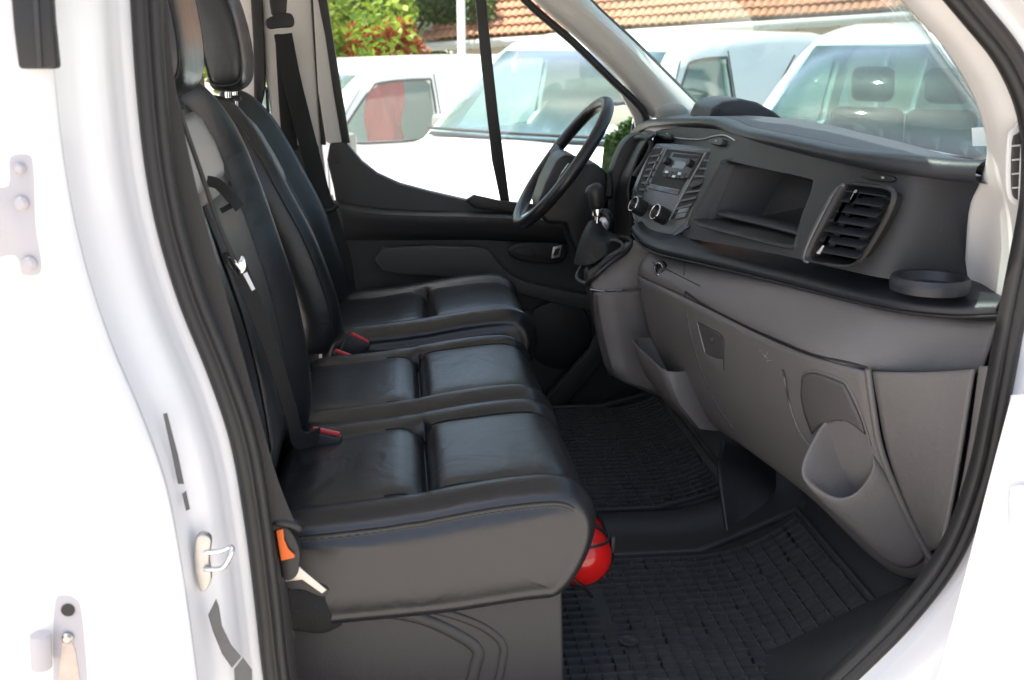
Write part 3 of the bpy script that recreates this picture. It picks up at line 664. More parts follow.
# console block under the gear lever
con = grid_bm([[P(596, 292, Y=1.02), P(600, 292, Y=.93), P(628, 291, Y=.93), P(641, 290, Y=.93), P(668, 300, Y=.92)],
    [P(597, 312, Y=1.02), P(602, 315, Y=.93), P(632, 315, Y=.93), P(647, 318, Y=.93), P(672, 330, Y=.92)],
    [P(602, 345, Y=1.02), P(609, 348, Y=.93), P(640, 352, Y=.93), P(655, 355, Y=.93), P(690, 365, Y=.92)],
    [P(612, 372, Y=1.02), P(620, 376, Y=.93), P(646, 386, Y=.93), P(662, 390, Y=.93), P(700, 392, Y=.92)],
    [P(640, 385, Y=1.10), P(645, 387, Y=1.0), P(660, 392, Y=1.0), P(676, 394, Y=1.0), P(710, 396, Y=1.0)]], )
fin('centre_console', con, PL_GREY, van, solid=.006)
fin('console_side', grid_bm([[P(585, 262, Y=1.16), P(592, 276, Y=1.08), P(594, 290, Y=1.02)], [P(590, 300, Y=1.2), P(594, 300, Y=1.10), P(599, 312, Y=1.02)], [P(610, 375, Y=1.2), P(612, 375, Y=1.1), P(616, 376, Y=1.0)]], 3, 3), PL_BASE, van, solid=.005)
top = grid_bm([[P(590, 284, Y=.98), P(598, 290, Y=.93), P(641, 289, Y=.93), P(650, 291, Y=.92)],
    [P(588, 272, Y=1.04), P(601, 274, Y=.96), P(636, 268, Y=.93), P(655, 270, Y=.90)],
    [P(600, 262, Y=1.04), P(614, 260, Y=.98), P(636, 252, Y=.95), P(652, 255, Y=.92)],
    [P(620, 242, Y=1.05), P(632, 240, Y=1.0), P(642, 240, Y=.97), P(656, 246, Y=.93)]])
fin('console_top', top, PL_GREY, van, solid=.005)
seam([(590, 289), (605, 291), (625, 290), (641, 289)], .925, .0016, PL_SATIN, -.003)
# small open pocket beside the console
po = loopP([(633, 340), (650, 339), (672, 340), (700, 368), (697, 372), (668, 374), (650, 360), (636, 347)], [.84, .86, .84, .72, .70, .68, .74, .80], 3)
pb = loopP([(668, 405), (680, 405), (700, 408), (727, 428), (726, 431), (700, 429), (690, 424), (674, 412)], [.84, .86, .84, .74, .72, .68, .72, .78], 3)
pm = [a.lerp(b, .5)+V((-.012, -.006, 0)) for a, b in zip(po, pb)]
fin('console_pocket', loft_loops([inset(pb, .6, (0, 0, .03)), inset(pm, .8, (0, .0, .0)), inset(po, .90, (0, 0, -.002)), inset(po, .96, (0, 0, .004)), po, pm, pb, inset(pb, .3, (0, 0, -.002))]), PL_GREY, van, ang=50)
# 12V socket
sk = onto(661, 269, .001)
s12 = fin('power_socket', lathe_bm(sk, (-1, -.55, .1), [(-.004, .016), (.004, .016), (.006, .013), (.006, .010), (-.002, .009), (-.002, .002)], 24), PL_BLACK, dash)
sax = V((-1, -.55, .1)).normalized(); sa = sax.orthogonal().normalized(); sb2 = sax.cross(sa)
fin('socket_ring', tube_bm([sk+sax*.005+(sa*math.cos(q*PI2/28)+sb2*math.sin(q*PI2/28))*.0115 for q in range(28)], .0014, 8, True), CHROME, s12)

# ---------------- centre stack
def YC(x):  # depth of the centre panel as a function of the column in the photograph
    return .80+(725-x)/(725-635)*.36
SN = V((-.86, -.22, .46)).normalized(); SC = V((.597, .98, 1.402))+SN*.022
def CP(x, y, out=0):
    c = SC+SN*out; d = P(x, y, Y=1)-CAM; return CAM+d*((c-CAM).dot(SN)/d.dot(SN))
def cpr(name, px, m, out, th, sm=0, bev=0, parent=None):
    loop = [CP(x, y, out) for x, y in px]
    if sm: loop = cr(loop, sm, True)
    return fin(name, prism_bm(loop, -SN*th), m, parent or dash, bev=bev)
stack = cpr('centre_panel', [(660, 143), (690, 145), (722, 150), (724, 156), (706, 190), (688, 226), (672, 238), (655, 238), (638, 228), (631, 212), (632, 190), (643, 165), (654, 146)], PL_SATIN, .012, .03, sm=2, bev=.003)
cpr('radio_surround', [(658, 146), (722, 152), (704, 188), (688, 219), (672, 235), (655, 236), (640, 228), (634, 212), (636, 190), (645, 166)], mat('stack_grey', (.12, .124, .128), .35, metal=.2, var=.06), .0135, .004, sm=0, bev=.002)
DEEP = mat('deep_black', (.005, .005, .005), .6)
cpr('radio_recess', [(667, 149), (703, 153), (680, 190), (650, 184)], DEEP, .0145, .003)
cpr('radio', [(672, 152), (701, 155), (687, 178), (662, 173)], mat('radio_grey', (.06, .062, .065), .35), .0175, .004, bev=.0008)
cpr('radio_slot', [(674, 153.5), (699, 156), (697, 159), (672, 156.5)], DEEP, .0182, .001)
cpr('radio_display', [(675, 161), (687, 162.5), (683, 169), (671, 167.5)], mat('display_grey', (.15, .17, .19), .12), .0182, .001)
for (x, y) in [(668.5, 162), (692, 164.5)]:
    c = CP(x, y, .018); fin('radio_knob', lathe_bm(c, SN, [(0, .0085), (.010, .008), (.0115, .0065), (.0115, 0)], 20), PL_BLACK, dash)
for k in range(5):
    for j in range(2):
        x, y = 665.5+k*4.3-j*1.6, 170.5+k*.55+j*3.4; cpr('radio_key', [(x, y), (x+3.2, y+.4), (x+2.1, y+2.6), (x-1.1, y+2.2)], PL_TOP if (k+j) % 3 else SILV, .0190, .0014)
cpr('radio_shelf', [(650, 184), (680, 190), (677, 195), (648, 188.5)], PL_SATIN, .0155, .003, bev=.0008)
cpr('air_vent', [(652, 149), (663, 148), (648, 180), (638, 205), (635, 203), (637, 186), (645, 165)], DEEP, .0146, .003)
cpr('air_vent', [(708, 152), (721, 154), (703, 188), (688, 212), (671, 219), (682, 198), (695, 174)], DEEP, .0146, .003)
def stack_slats(A0, A1, B0, B1, n):
    for i in range(n):
        t = (i+.5)/n; a = lerp2(A0, A1, t); b = lerp2(B0, B1, t)
        cpr('vent_slat', [(a[0], a[1]), (b[0], b[1]), (b[0]-.8, b[1]+2.0), (a[0]-.8, a[1]+2.0)], mat('slat_grey', (.08, .082, .088), .4), .0175, .003)
stack_slats((706, 155), (674, 212), (719, 157.5), (690, 207), 7)
stack_slats((652, 152), (636, 198), (661, 150.5), (641, 199), 7)
cpr('vent_tab', [(692, 181), (704, 178), (702, 184), (690, 188)], PL_DARK, .0195, .004, bev=.0008)
for pts in ([(706, 152), (694, 174), (681, 198), (669, 220)], [(664, 148), (653, 168), (645, 186)], [(650, 184.5), (665, 187.5), (680, 190.5)]):
    fin('panel_edge', tube_bm([CP(x, y, .0146) for x, y in pts], .0012, 6), SILV, dash)
for (x, y) in [(641, 208), (663, 216)]:
    c = CP(x, y, .020); ax = SN.copy()
    kn = fin('climate_knob', lathe_bm(c, ax, [(-.012, .0175), (.012, .0175), (.019, .0165), (.022, .0145), (.020, .012), (.016, .010), (.016, .0)], 28), PL_BLACK, dash)
    a_ = ax.orthogonal().normalized(); b_ = ax.normalized().cross(a_)
    fin('knob_ring', tube_bm([c+ax.normalized()*.021+(a_*math.cos(q*PI2/32)+b_*math.sin(q*PI2/32))*.0160 for q in range(32)], .0015, 8, True), CHROME, kn)
    fin('knob_pointer', tube_bm([c+ax.normalized()*.0165+b_*.003, c+ax.normalized()*.0165+b_*.010], .0008, 6), PAPER, kn)
cpr('switch_block', [(679, 209), (689, 207), (684, 217), (674, 219)], mat('switch_grey', (.16, .165, .17), .35), .0185, .004, bev=.001)
cpr('switch_gap', [(677, 213.2), (687, 211.4), (686.6, 212.2), (676.6, 214)], DEEP, .0189, .001)
for k in range(3): cpr('climate_button', [(649, 204+k*3.6), (656, 205+k*3.6), (655.2, 207.8+k*3.6), (648.2, 206.8+k*3.6)], PL_BLACK, .0155, .003, bev=.0005)
fin('chrome_sweep', tube_bm(cr([CP(x, y, .018) for x, y in [(634, 222), (640, 228), (650, 235), (662, 238), (676, 235), (690, 226)]], 4), .0022, 8), PL_SATIN, dash)
fin('start_button', lathe_bm(CP(645, 240, .012), (-.86, -.3, .4), [(0, .011), (.006, .011), (.008, .008)], 20), PL_DARK, dash)
patchon('switch', [(864, 174), (878, 173), (895, 177), (893, 182), (876, 181), (864, 178)], .004, .006, PL_BLACK, sm=3, bev=.001)
fin('switch_light', box_bm(onto(885, 178, .006), (.003, .005, .003)), SILV, dash)
# strip above the stack with two buttons
fin('trim_strip', tube_bm(cr([onto(x, y, .003) for x, y in [(668, 134), (676, 138), (700, 140), (714, 137), (726, 136), (736, 141)]], 4), .0015, 8), SILV, dash)
for x, y in [(668, 138), (720, 143)]:
    patchon('dash_button', [(x+a, y+b) for a, b in [(-6, -2), (5, -3), (7, 1), (4, 4), (-6, 2)]], .010, .012, PL_BLACK, sm=2, bev=.001)
fin('button_light', box_bm(onto(721, 143, .011), (.003, .003, .004)), SILV, dash)

# instrument binnacle beyond the stack
fin('instrument_hood', grid_bm([[P(654, 134, Y=1.14), P(656, 133, Y=1.2), P(652, 131, Y=1.4), P(640, 130, Y=1.66)],
   [P(646, 141, Y=1.16), P(642, 139, Y=1.25), P(634, 142, Y=1.45), P(628, 150, Y=1.66)],
   [P(636, 160, Y=1.18), P(630, 160, Y=1.25), P(622, 165, Y=1.45), P(620, 170, Y=1.66)],
   [P(628, 190, Y=1.18), P(618, 190, Y=1.25), P(612, 190, Y=1.45), P(610, 190, Y=1.66)],
   [P(632, 228, Y=1.18), P(618, 225, Y=1.25), P(606, 225, Y=1.45), P(600, 220, Y=1.66)],
   [P(622, 262, Y=1.18), P(608, 262, Y=1.25), P(600, 262, Y=1.45), P(596, 250, Y=1.66)]], 4, 4), PL_BLACK, dash, solid=.006)
fin('hood_rim', tube_bm(cr([P(x, y, Y=Y) for x, y, Y in [(634, 176, 1.17), (645, 160, 1.165), (651, 146, 1.16), (648, 139, 1.17), (640, 137, 1.25), (630, 142, 1.4), (624, 150, 1.6)]], 5), .006, 10), PL_DARK, dash)
fin('instrument_recess', prism_bm(cr([P(x, y, Y=1.30) for x, y in [(650, 137), (653, 148), (645, 170), (640, 200), (640, 240), (604, 262), (598, 225), (606, 195), (613, 170), (621, 149), (630, 138), (640, 134)]], 2, True), (0, .06, 0)), PL_BLACK, dash, bev=.006)
fin('column_cover', prism_bm(cr([P(x, y, Y=1.30) for x, y in [(556, 162), (567, 155), (578, 158), (586, 166), (594, 163), (602, 168), (609, 176), (612, 200), (606, 262), (580, 262), (566, 225), (548, 225), (538, 205)]], 2, True), (0, .14, 0)), PL_BLACK, van, bev=.012)
fin('stalk', tube_bm(cr([P(608, 172, Y=1.3), P(610, 185, Y=1.28), P(609, 198, Y=1.26)], 4), [.006]*3+[.009]*3+[.010]*3, 10), PL_BLACK, van, sub=1)

# dash top tray lid (phone holder) standing up
pr = [(-.09, 0), (-.078, .028), (-.055, .042), (-.01, .048), (.03, .040), (.075, .018), (.10, 0)]
base = P(740, 119, Y=1.22)
dt = fin('dash_top_pod', prism_bm([base+V((x*.95, -.03, z*1.0)) for x, z in pr], (0, .17, 0)), PL_LEDGE, dash, bev=.006)
fin('pod_mouth', prism_bm([base+V((x, -.034, z)) for x, z in [(-.086, .004), (-.07, .028), (-.055, .028), (-.055, .004)]], (-.004, .12, 0)), PL_BLACK, dash, bev=.002)
fin('speaker_dome', lathe_bm(P(672, 118, Y=1.6), (0, 0, 1), [(0, .045), (.02, .042), (.033, .028), (.038, .01), (.038, 0)], 28), mat('speaker_cloth', (.3, .29, .28), .9, bump=.8, bscale=900), dash)

# ---------------- steering wheel
wc = P(562, 163, Y=1.37)
au = (P(605, 104, Y=1.37)-P(520, 221, Y=1.37)).normalized(); av = V((0, 1, 0)); an = av.cross(au).normalized()
if an.x > 0: an = -an
R0 = .178
wl = bmesh.new(); tube_bm([wc+au*R0*math.cos(a)+av*R0*math.sin(a) for a in [i*2*math.pi/64 for i in range(64)]], .0155, 14, True, wl)
sw = fin('steering_wheel', wl, LEATHER, van, sub=1)
hubc = wc-an*.035-au*.03
fin('airbag_hub', lathe_bm(hubc, an, [(-.02, .05), (0, .068), (.02, .066), (.034, .05), (.038, .025), (.039, 0)], 28), PL_BLACK, sw, sub=1)
for s in (-1, 1):
    a = hubc+av*s*.05+au*.012; b = wc+av*s*R0*.97+au*.02; fin('spoke', prism_bm([a+au*.022, b+au*.016, b-au*.016, a-au*.03], an*.014), PL_BLACK, sw, bev=.004)
for s in (-1, 1):
    a = hubc+av*s*.055+au*.01+an*.018; b = wc+av*s*R0*.72+au*.0+an*.006; fin('spoke_control', prism_bm([a+au*.018, b+au*.010, b-au*.02, a-au*.05], an*.006), SILV, sw, bev=.003)
a = wc-au*R0*.98
fin('lower_spoke', prism_bm([hubc-au*.05-av*.02, hubc-au*.05+av*.02, a+av*.03, a-av*.03], an*.008), CHROME, sw, bev=.002)
fin('column_shroud', tube_bm([hubc-an*.02, hubc-an*.10, hubc-an*.2-V((0, 0, .01)), hubc-an*.3-V((0, 0, .02))], [.045, .06, .07, .075], 20), PL_BLACK, van, sub=1)

# ---------------- gear lever
g0 = P(593, 262, Y=1.03)
fin('gear_gaiter', grid_bm([[P(x+random.uniform(-2.5, 2.5)*(j > 0), y+random.uniform(-2.5, 2.5)*(j > 0), Y=Y) for x, y, Y in r] for j, r in enumerate([
    [(588, 222, 1.05), (593, 220, 1.02), (600, 221, 1.03), (603, 226, 1.06)],
    [(583, 238, 1.05), (590, 236, .99), (602, 235, .99), (612, 234, 1.05)],
    [(574, 256, 1.06), (585, 254, .98), (604, 246, .97), (620, 238, 1.04)],
    [(576, 266, 1.05), (588, 264, .96), (606, 256, .95), (626, 244, 1.02)]])], 5, 5), mat('gaiter_leather', (.012, .012, .013), .6, bump=.5, bscale=90, bdist=.002), van, solid=.002)
fin('gaiter_frame', tube_bm(cr([P(x, y, Y=Y) for x, y, Y in [(578, 274, 1.04), (586, 284, .99), (592, 278, .965), (610, 262, .96), (628, 250, .97), (632, 242, 1.0), (622, 238, 1.04), (605, 242, 1.08)]], 4, True), .006, 8, True), PL_BLACK, van)
fin('gaiter_frame', tube_bm(cr([P(x, y, Y=Y) for x, y, Y in [(600, 246, 1.02), (612, 240, .98), (622, 243, .97), (620, 250, .96), (608, 256, .96)]], 4), .003, 8), PL_TOP, van)
gk = fin('gear_lever', tube_bm([P(596, 232, Y=1.02), P(597, 218, Y=1.02), P(597, 208, Y=1.02)], [.006, .006, .011], 16), CHROME, van)
fin('lever_collar', lathe_bm(P(597, 216, Y=1.02), (0, 0, 1), [(0, .0115), (.004, .013), (.016, .0125), (.018, .010)], 20), CHROME, gk)
fin('lever_knob', tube_bm([P(597, 211, Y=1.02), P(596, 204, Y=1.02), P(595, 195, Y=1.02), P(594, 188, Y=1.02), P(592, 184, Y=1.02)], [.013, .016, .021, .021, .012], 18), PL_BLACK, gk, sub=1)
fin('ignition_cover', lathe_bm(P(605, 224, Y=1.12), (-.8, -.6, 0), [(0, .016), (.006, .016), (.009, .012)], 20), SILV, van)
fin('ignition_ring', lathe_bm(P(602, 222, Y=1.13), (-.8, -.6, 0), [(-.01, .03), (.004, .03), (.006, .024), (0, .02)], 24), PL_BLACK, van)

# ---------------- floor, mats
fin('cab_floor', box_bm((.25, .88, .655), (1.5, 1.9, .03)), CARPET, van)
def fz(x, y):
    base = .68; r = max(0, x-.58); z = base+r*r*1.7 if r < .2 else base+.068+(r-.2)*.75
    return z
# firewall / toe board in carpet
fin('toe_board', grid_bm([[V((.60, y, .668)), V((.72, y, .69)), V((.86, y, .82)), V((.95, y, 1.05)), V((.97, y, 1.45))] for y in (.02, .4, .7, 1.0, 1.4, 1.78)], 3, 2), LINER, van, solid=.01)
def liner():
    rows = []
    for i in range(25):
        y = .04+i*(1.72-.04)/24
        h = .035*math.exp(-((y-.80)/.10)**4)
        rows.append([V((x, y, fz(x, y)-.006+h)) for x in (.16, .2, .3, .4, .5, .6, .7, .78, .84)])
    return fin('floor_liner', grid_bm(rows, 2, 2), LINER, van, solid=.004)
liner()
def rubber_mat(x0, x1, y0, y1, label, skip=None, cell=.0262, outline=None):
    nx = int((x1-x0)/cell); ny = int((y1-y0)/cell)
    bm = bmesh.new()
    # sheet
    rows = [[V((x0+(x1-x0)*i/40, y0+(y1-y0)*j/20, fz(x0+(x1-x0)*i/40, 0)+.002)) for i in range(41)] for j in range(21)]
    grid_bm(rows, 1, 1, bm)
    def rib(a, b, w=.0022, h=.0065):
        d = (b-a).normalized(); s = V((-d.y, d.x, 0)).normalized()*w
        A = [bm.verts.new(p) for p in (a-s, a+s, a+s*.5+V((0, 0, h)), a-s*.5+V((0, 0, h)))]; B = [bm.verts.new(p) for p in (b-s, b+s, b+s*.5+V((0, 0, h)), b-s*.5+V((0, 0, h)))]
        for k in range(4): bm.faces.new((A[k], A[(k+1) % 4], B[(k+1) % 4], B[k]))
        bm.faces.new(A); bm.faces.new(B)
    ok = lambda x, y: not (skip and skip(x, y))
    for j in range(ny+1):
        y = y0+j*cell
        for i in range(nx):
            xa, xb = x0+i*cell, x0+(i+1)*cell
            if ok((xa+xb)/2, y): rib(V((xa, y, fz(xa, y)+.002)), V((xb+.001, y, fz(xb, y)+.002)))
    for j in range(ny):
        for i in range(nx+1):
            xa = x0+i*cell; ya, yb = y0+j*cell, y0+(j+1)*cell
            if xa < x1 and ok(xa, (ya+yb)/2): rib(V((xa, ya, fz(xa, ya)+.0015)), V((xa, yb, fz(xa, yb)+.0015)), h=.0055)
    o = fin('floor_mat', bm, MATRUB, None, ang=30)
    bd = cr([V((x, y, fz(x, y)+.006)) for x, y in [(x0, y0), (x0+(x1-x0)*.33, y0), (x0+(x1-x0)*.66, y0), (x1, y0), (x1, (y0+y1)/2), (x1, y1), (x0+(x1-x0)*.66, y1), (x0+(x1-x0)*.33, y1), (x0, y1), (x0, (y0+y1)/2)]], 1, True)
    fin('raised_rim', tube_bm(bd, .007, 8, True), MATRUB, o)
    tag(o, label, 'floor mat', 'rubber mats on the cab floor')
    return o
m1 = rubber_mat(.215, .80, .10, .70, 'black rubber floor mat with grid ribs in the near footwell, beside the door sill', skip=lambda x, y: .335 < x < .375 and .40 < y < .56 or ((x-.385)**2+(y-.36)**2 < .0006))
fin('mat_stud', lathe_bm(V((.385, .36, .684)), (0, 0, 1), [(0, .018), (.004, .018), (.0045, .014), (.003, .012), (.003, 0)], 24), MATRUB, m1)
m2 = rubber_mat(.22, .74, .93, 1.66, 'black rubber floor mat in the far footwell, below the steering wheel')
# step side moulding at the near sill
fin('sill_trim', grid_bm([[P(768, 720, Z=.672), P(757, 655, Z=.672), P(800, 628, Z=.675), P(850, 600, Z=.69), P(905, 577, Z=.74), P(935, 560, Z=.80)],
   [P(790, 740, Y=.10), P(800, 684, Y=.12), P(840, 645, Y=.12), P(880, 615, Y=.12), P(925, 583, Y=.12), P(948, 560, Y=.12)],
   [P(830, 770, Y=.01), P(850, 700, Y=.01), P(880, 662, Y=.01), P(918, 622, Y=.01), P(950, 580, Y=.01), P(966, 545, Y=.01)]], 4, 4), LINER, van, solid=.004)
fin('tunnel_hump', grid_bm([[P(722, 440, Y=.88), P(760, 455, Y=.88), P(810, 500, Y=.88)], [P(718, 470, Y=.80), P(752, 475, Y=.80), P(815, 520, Y=.75)], [P(728, 540, Y=.72), P(752, 546, Y=.72), P(820, 522, Y=.72)]], 5, 5), LINER, van, solid=.006)
# pedal box darkness: steering column and pedals
for x, y in [(.70, 1.22), (.68, 1.36), (.68, 1.5)]: q = fin('pedal', box_bm((x, y, .86), (.02, .06, .07), Matrix.Rotation(-.5, 3, 'Y')), PL_BLACK, van, bev=.003); fin('pedal_arm', tube_bm([V((x+.02, y, .87)), V((x+.12, y, 1.1))], .008, 8), PL_BLACK, q)

# ---------------- red fire extinguisher
ex = P(584, 563, Y=.33)
fe = fin('fire_extinguisher', lathe_bm(ex, (0, 1, 0), [(-.014, .0), (-.013, .014), (-.004, .036), (.012, .049), (.03, .053), (.14, .053), (.155, .042), (.165, .018), (.18, .014)], 40), REDP, None, ang=60)
tag(fe, 'small red fire extinguisher strapped below the front of the bench seat', 'fire extinguisher')
for dy in (.035, .11):
    fin('strap', tube_bm([ex+V((math.cos(a)*.0545, dy+math.sin(a)*.006, math.sin(a)*.0545)) for a in [i*2*math.pi/30 for i in range(30)]], .0035, 8, True, flat=2), PL_BLACK, fe)
fin('strap_clip', box_bm(ex+V((.054, .030, .018)), (.008, .012, .03)), PL_BLACK, fe, bev=.002)
for pts in ([(562, 550, .322), (578, 549, .316), (596, 546, .318), (607, 542, .335), (610, 534, .36)], [(562, 573, .325), (574, 580, .318), (586, 590, .325), (592, 597, .35)]):
    fin('strap', tube_bm(cr([P(x, y, Y=Y) for x, y, Y in pts], 5), .0026, 8), PL_BLACK, fe)
fin('bracket', box_bm((ex.x-.055, ex.y+.14, ex.z), (.012, .2, .05)), PL_BLACK, fe, bev=.002)

# ---------------- far side: driver's door and pillars
door = plate('driver_door', [(330, 143), (345, 142), (352, 150), (362, 162), (378, 174), (400, 184), (430, 192), (460, 199), (490, 205), (515, 208), (560, 212), (640, 200), (700, 150), (760, 200), (760, 500), (380, 470), (352, 320), (343, 250), (334, 190), (327, 160)], 1.78, .05, PL_DOOR, van, bev=.006)
def dplate(name, px, Y, th, m, smooth=0, bev=.004, parent=None): return plate(name, px, Y, th, m, parent or door, smooth=smooth, bev=bev)
fin('door_shoulder', grid_bm([[P(334, 200, Y=1.775), P(380, 208, Y=1.775), P(430, 211, Y=1.775), P(480, 212, Y=1.775), P(560, 216, Y=1.775), P(640, 222, Y=1.775)],
    [P(335, 208, Y=1.745), P(380, 214, Y=1.73), P(430, 216, Y=1.73), P(480, 217, Y=1.73), P(560, 221, Y=1.73), P(640, 226, Y=1.73)],
    [P(338, 232, Y=1.75), P(380, 232, Y=1.745), P(430, 232, Y=1.745), P(480, 232, Y=1.745), P(560, 236, Y=1.745), P(640, 240, Y=1.745)],
    [P(340, 240, Y=1.775), P(380, 240, Y=1.775), P(430, 240, Y=1.775), P(480, 240, Y=1.775), P(560, 244, Y=1.775), P(640, 248, Y=1.775)]], 4, 4), PL_DOOR, door, solid=.003)
dplate('armrest', [(383, 248), (476, 247), (492, 254), (505, 270), (525, 282), (560, 290), (600, 300), (600, 312), (540, 300), (480, 282), (430, 276), (384, 272)], 1.74, .03, mat('armrest_vinyl', (.065, .065, .066), .5, bump=.4, bscale=600), smooth=2, bev=.006)
dplate('door_panel', [(360, 290), (400, 292), (480, 300), (560, 318), (640, 330), (640, 480), (370, 480)], 1.765, .012, PL_DOOR, bev=.004)
dplate('speaker_grille', [(540, 306), (572, 300), (590, 320), (590, 348), (572, 368), (545, 366), (530, 350), (528, 322)], 1.755, .012, PL_BLACK, smooth=3)
dplate('door_handle', [(508, 250), (518, 243), (556, 243), (567, 248), (564, 260), (550, 264), (518, 260)], 1.748, .01, PL_BLACK, smooth=3)
dplate('handle_lever', [(512, 251), (520, 247), (532, 248), (536, 256), (522, 256)], 1.742, .006, PL_DARK, smooth=2, bev=.002)
dplate('lock_switch', [(553, 247), (562, 245), (560, 257), (551, 259)], 1.742, .004, SILV, bev=.001)
dplate('lock_switch_key', [(555, 249), (560, 248), (558, 255), (553, 256)], 1.741, .004, PL_BLACK, bev=.0008)
dplate('door_plug', [(333, 150), (339, 149), (341, 155), (340, 163), (335, 164), (333, 157)], 1.776, .004, PL_DARK, smooth=2, bev=.001)
dplate('lower_brace', [(545, 400), (590, 350), (600, 320), (615, 320), (600, 365), (560, 410), (545, 425)], 1.70, .03, PL_DARK, smooth=2)
# window sill rubber and divider bar
dplate('sill_moulding', [(466, 200), (474, 195), (500, 201), (560, 207), (640, 205), (640, 216), (560, 216), (500, 212), (474, 208)], 1.76, .02, PL_BLACK, bev=.004)
dplate('window_divider', [(470, -60), (482, -60), (488, 20), (499, 120), (510, 203), (501, 203), (492, 160), (481, 60)], 1.79, .015, PL_BLACK, bev=.003)
fin('door_glass', prism_bm([P(x, y, Y=1.80) for x, y in [(312, -80), (346, 145), (400, 190), (515, 210), (600, 214), (660, 130), (590, 60), (450, -80)]], (0, .004, 0)), GLASS, door)
# window frame: rear upright, rubber
dplate('window_frame', [(300, -80), (309, -80), (322, 0), (335, 75), (347, 142), (336, 146), (326, 142), (318, 90), (313, 0)], 1.785, .03, TRIM_LIGHT, bev=.003)
dplate('window_rubber', [(310, -60), (316, -60), (327, 0), (338, 70), (350, 143), (342, 143), (333, 90), (325, 35), (318, 0)], 1.78, .03, PL_BLACK, bev=.002)
# far B pillar trims
BP = plate('pillar_trim', [(258, -60), (306, -60), (312, 0), (317, 80), (322, 150), (330, 215), (300, 215), (278, 160), (266, 80), (262, 0)], 1.80, .06, TRIM_LIGHT, van, bev=.006)
plate('pillar_gap', [(301, -60), (308, -60), (316, 0), (320, 80), (326, 145), (321, 145), (316, 80), (311, 0)], 1.79, .02, PL_BLACK, BP, bev=.002)
plate('lower_pillar_trim', [(283, 146), (318, 145), (326, 215), (345, 300), (310, 300), (290, 215)], 1.785, .03, mat('pillar_grey', (.06, .058, .056), .6), BP, bev=.006)
plate('rear_window_rubber', [(248, -60), (258, -60), (263, 20), (265, 80), (262, 104), (256, 110), (254, 95), (253, 40)], 1.785, .03, PL_BLACK, van, smooth=2, bev=.003)
plate('rear_pillar_face', [(240, -60), (256, -60), (258, 20), (262, 108), (266, 130), (250, 130), (236, 100), (240, 60)], 1.80, .04, TRIM_LIGHT, van, bev=.003)
plate('pillar_slot', [(265, 86), (268, 90), (270, 125), (267, 125)], 1.795, .01, PL_BLACK, BP, bev=.001)
fin('door_gap_strip', tube_bm(cr([P(x, y, Y=1.77) for x, y in [(332, 195), (338, 225), (347, 262), (355, 305)]], 4), .0025, 8), TRIM_LIGHT, door)
fin('rear_side_wall', box_bm((-1.15, 1.83, 1.05), (1.55, .05, .95)), PL_BASE, van)
# far seat belt
fb = belt('seat_belt', [P(283, 34, Y=1.72), P(292, 80, Y=1.71), P(307, 140, Y=1.70), P(320, 190, Y=1.69), P(330, 218, Y=1.68), P(343, 262, Y=1.67), P(348, 300, Y=1.66)], .048, BELT_BK, van, V((1, .3, 0)))
belt('rear_webbing', [P(283, 34, Y=1.77), P(286, 90, Y=1.775), P(290, 150, Y=1.775)], .042, BELT_BK, fb, V((1, .2, 0)))
fin('belt_guide', prism_bm(cr([P(x, y, Y=1.70) for x, y in [(265, 21), (272, 16), (280, 14), (290, 13), (294, 20), (292, 27), (280, 28), (268, 29)]], 3, True), (0, .015, 0)), PL_BLACK, fb, bev=.004)
fin('belt_slider', prism_bm(cr([P(x, y, Y=1.71) for x, y in [(270, -10), (285, -10), (286, 12), (280, 20), (271, 14)]], 2, True), (0, .02, 0)), PL_BLACK, fb, bev=.004)
fin('belt_clip', tube_bm([P(325, 211, Y=1.66), P(332, 210, Y=1.66), P(338, 205, Y=1.66)], .006, 10), PL_BLACK, fb)

# far A pillar
AP = fin('far_windscreen_pillar', grid_bm([[P(545, -60, Y=1.76), P(528, 0, Y=1.77)][::-1][:0]+[P(490, -50, Y=1.78), P(533, 0, Y=1.78), P(580, 42, Y=1.78), P(622, 82, Y=1.78), P(652, 118, Y=1.78)],
    [P(510, -50, Y=1.73), P(553, 0, Y=1.73), P(602, 42, Y=1.73), P(640, 82, Y=1.73), P(668, 118, Y=1.73)],
    [P(535, -50, Y=1.71), P(578, 0, Y=1.71), P(624, 42, Y=1.71), P(662, 82, Y=1.71), P(690, 116, Y=1.71)],
    [P(548, -50, Y=1.76), P(590, 0, Y=1.76), P(634, 42, Y=1.76), P(672, 80, Y=1.76), P(702, 110, Y=1.76)]], 4, 4), TRIM_LIGHT, van, solid=.006)
fin('pillar_rubber', tube_bm(cr([P(x, y, Y=1.77) for x, y in [(482, -50), (525, 0), (573, 42), (612, 80), (636, 103), (646, 118), (645, 135)]], 5), .011, 12), PL_BLACK, AP)
fin('windscreen_rubber', tube_bm(cr([P(x, y, Y=1.765) for x, y in [(551, -50), (591, 0), (636, 42), (674, 80), (704, 110)]], 5), .0042, 8), PL_BLACK, AP)
fin('quarter_frame', prism_bm([P(x, y, Y=1.79) for x, y in [(620, 92), (640, 108), (655, 120), (650, 150), (640, 150), (634, 118)]], (0, .02, 0)), TRIM_LIGHT, AP, bev=.004)

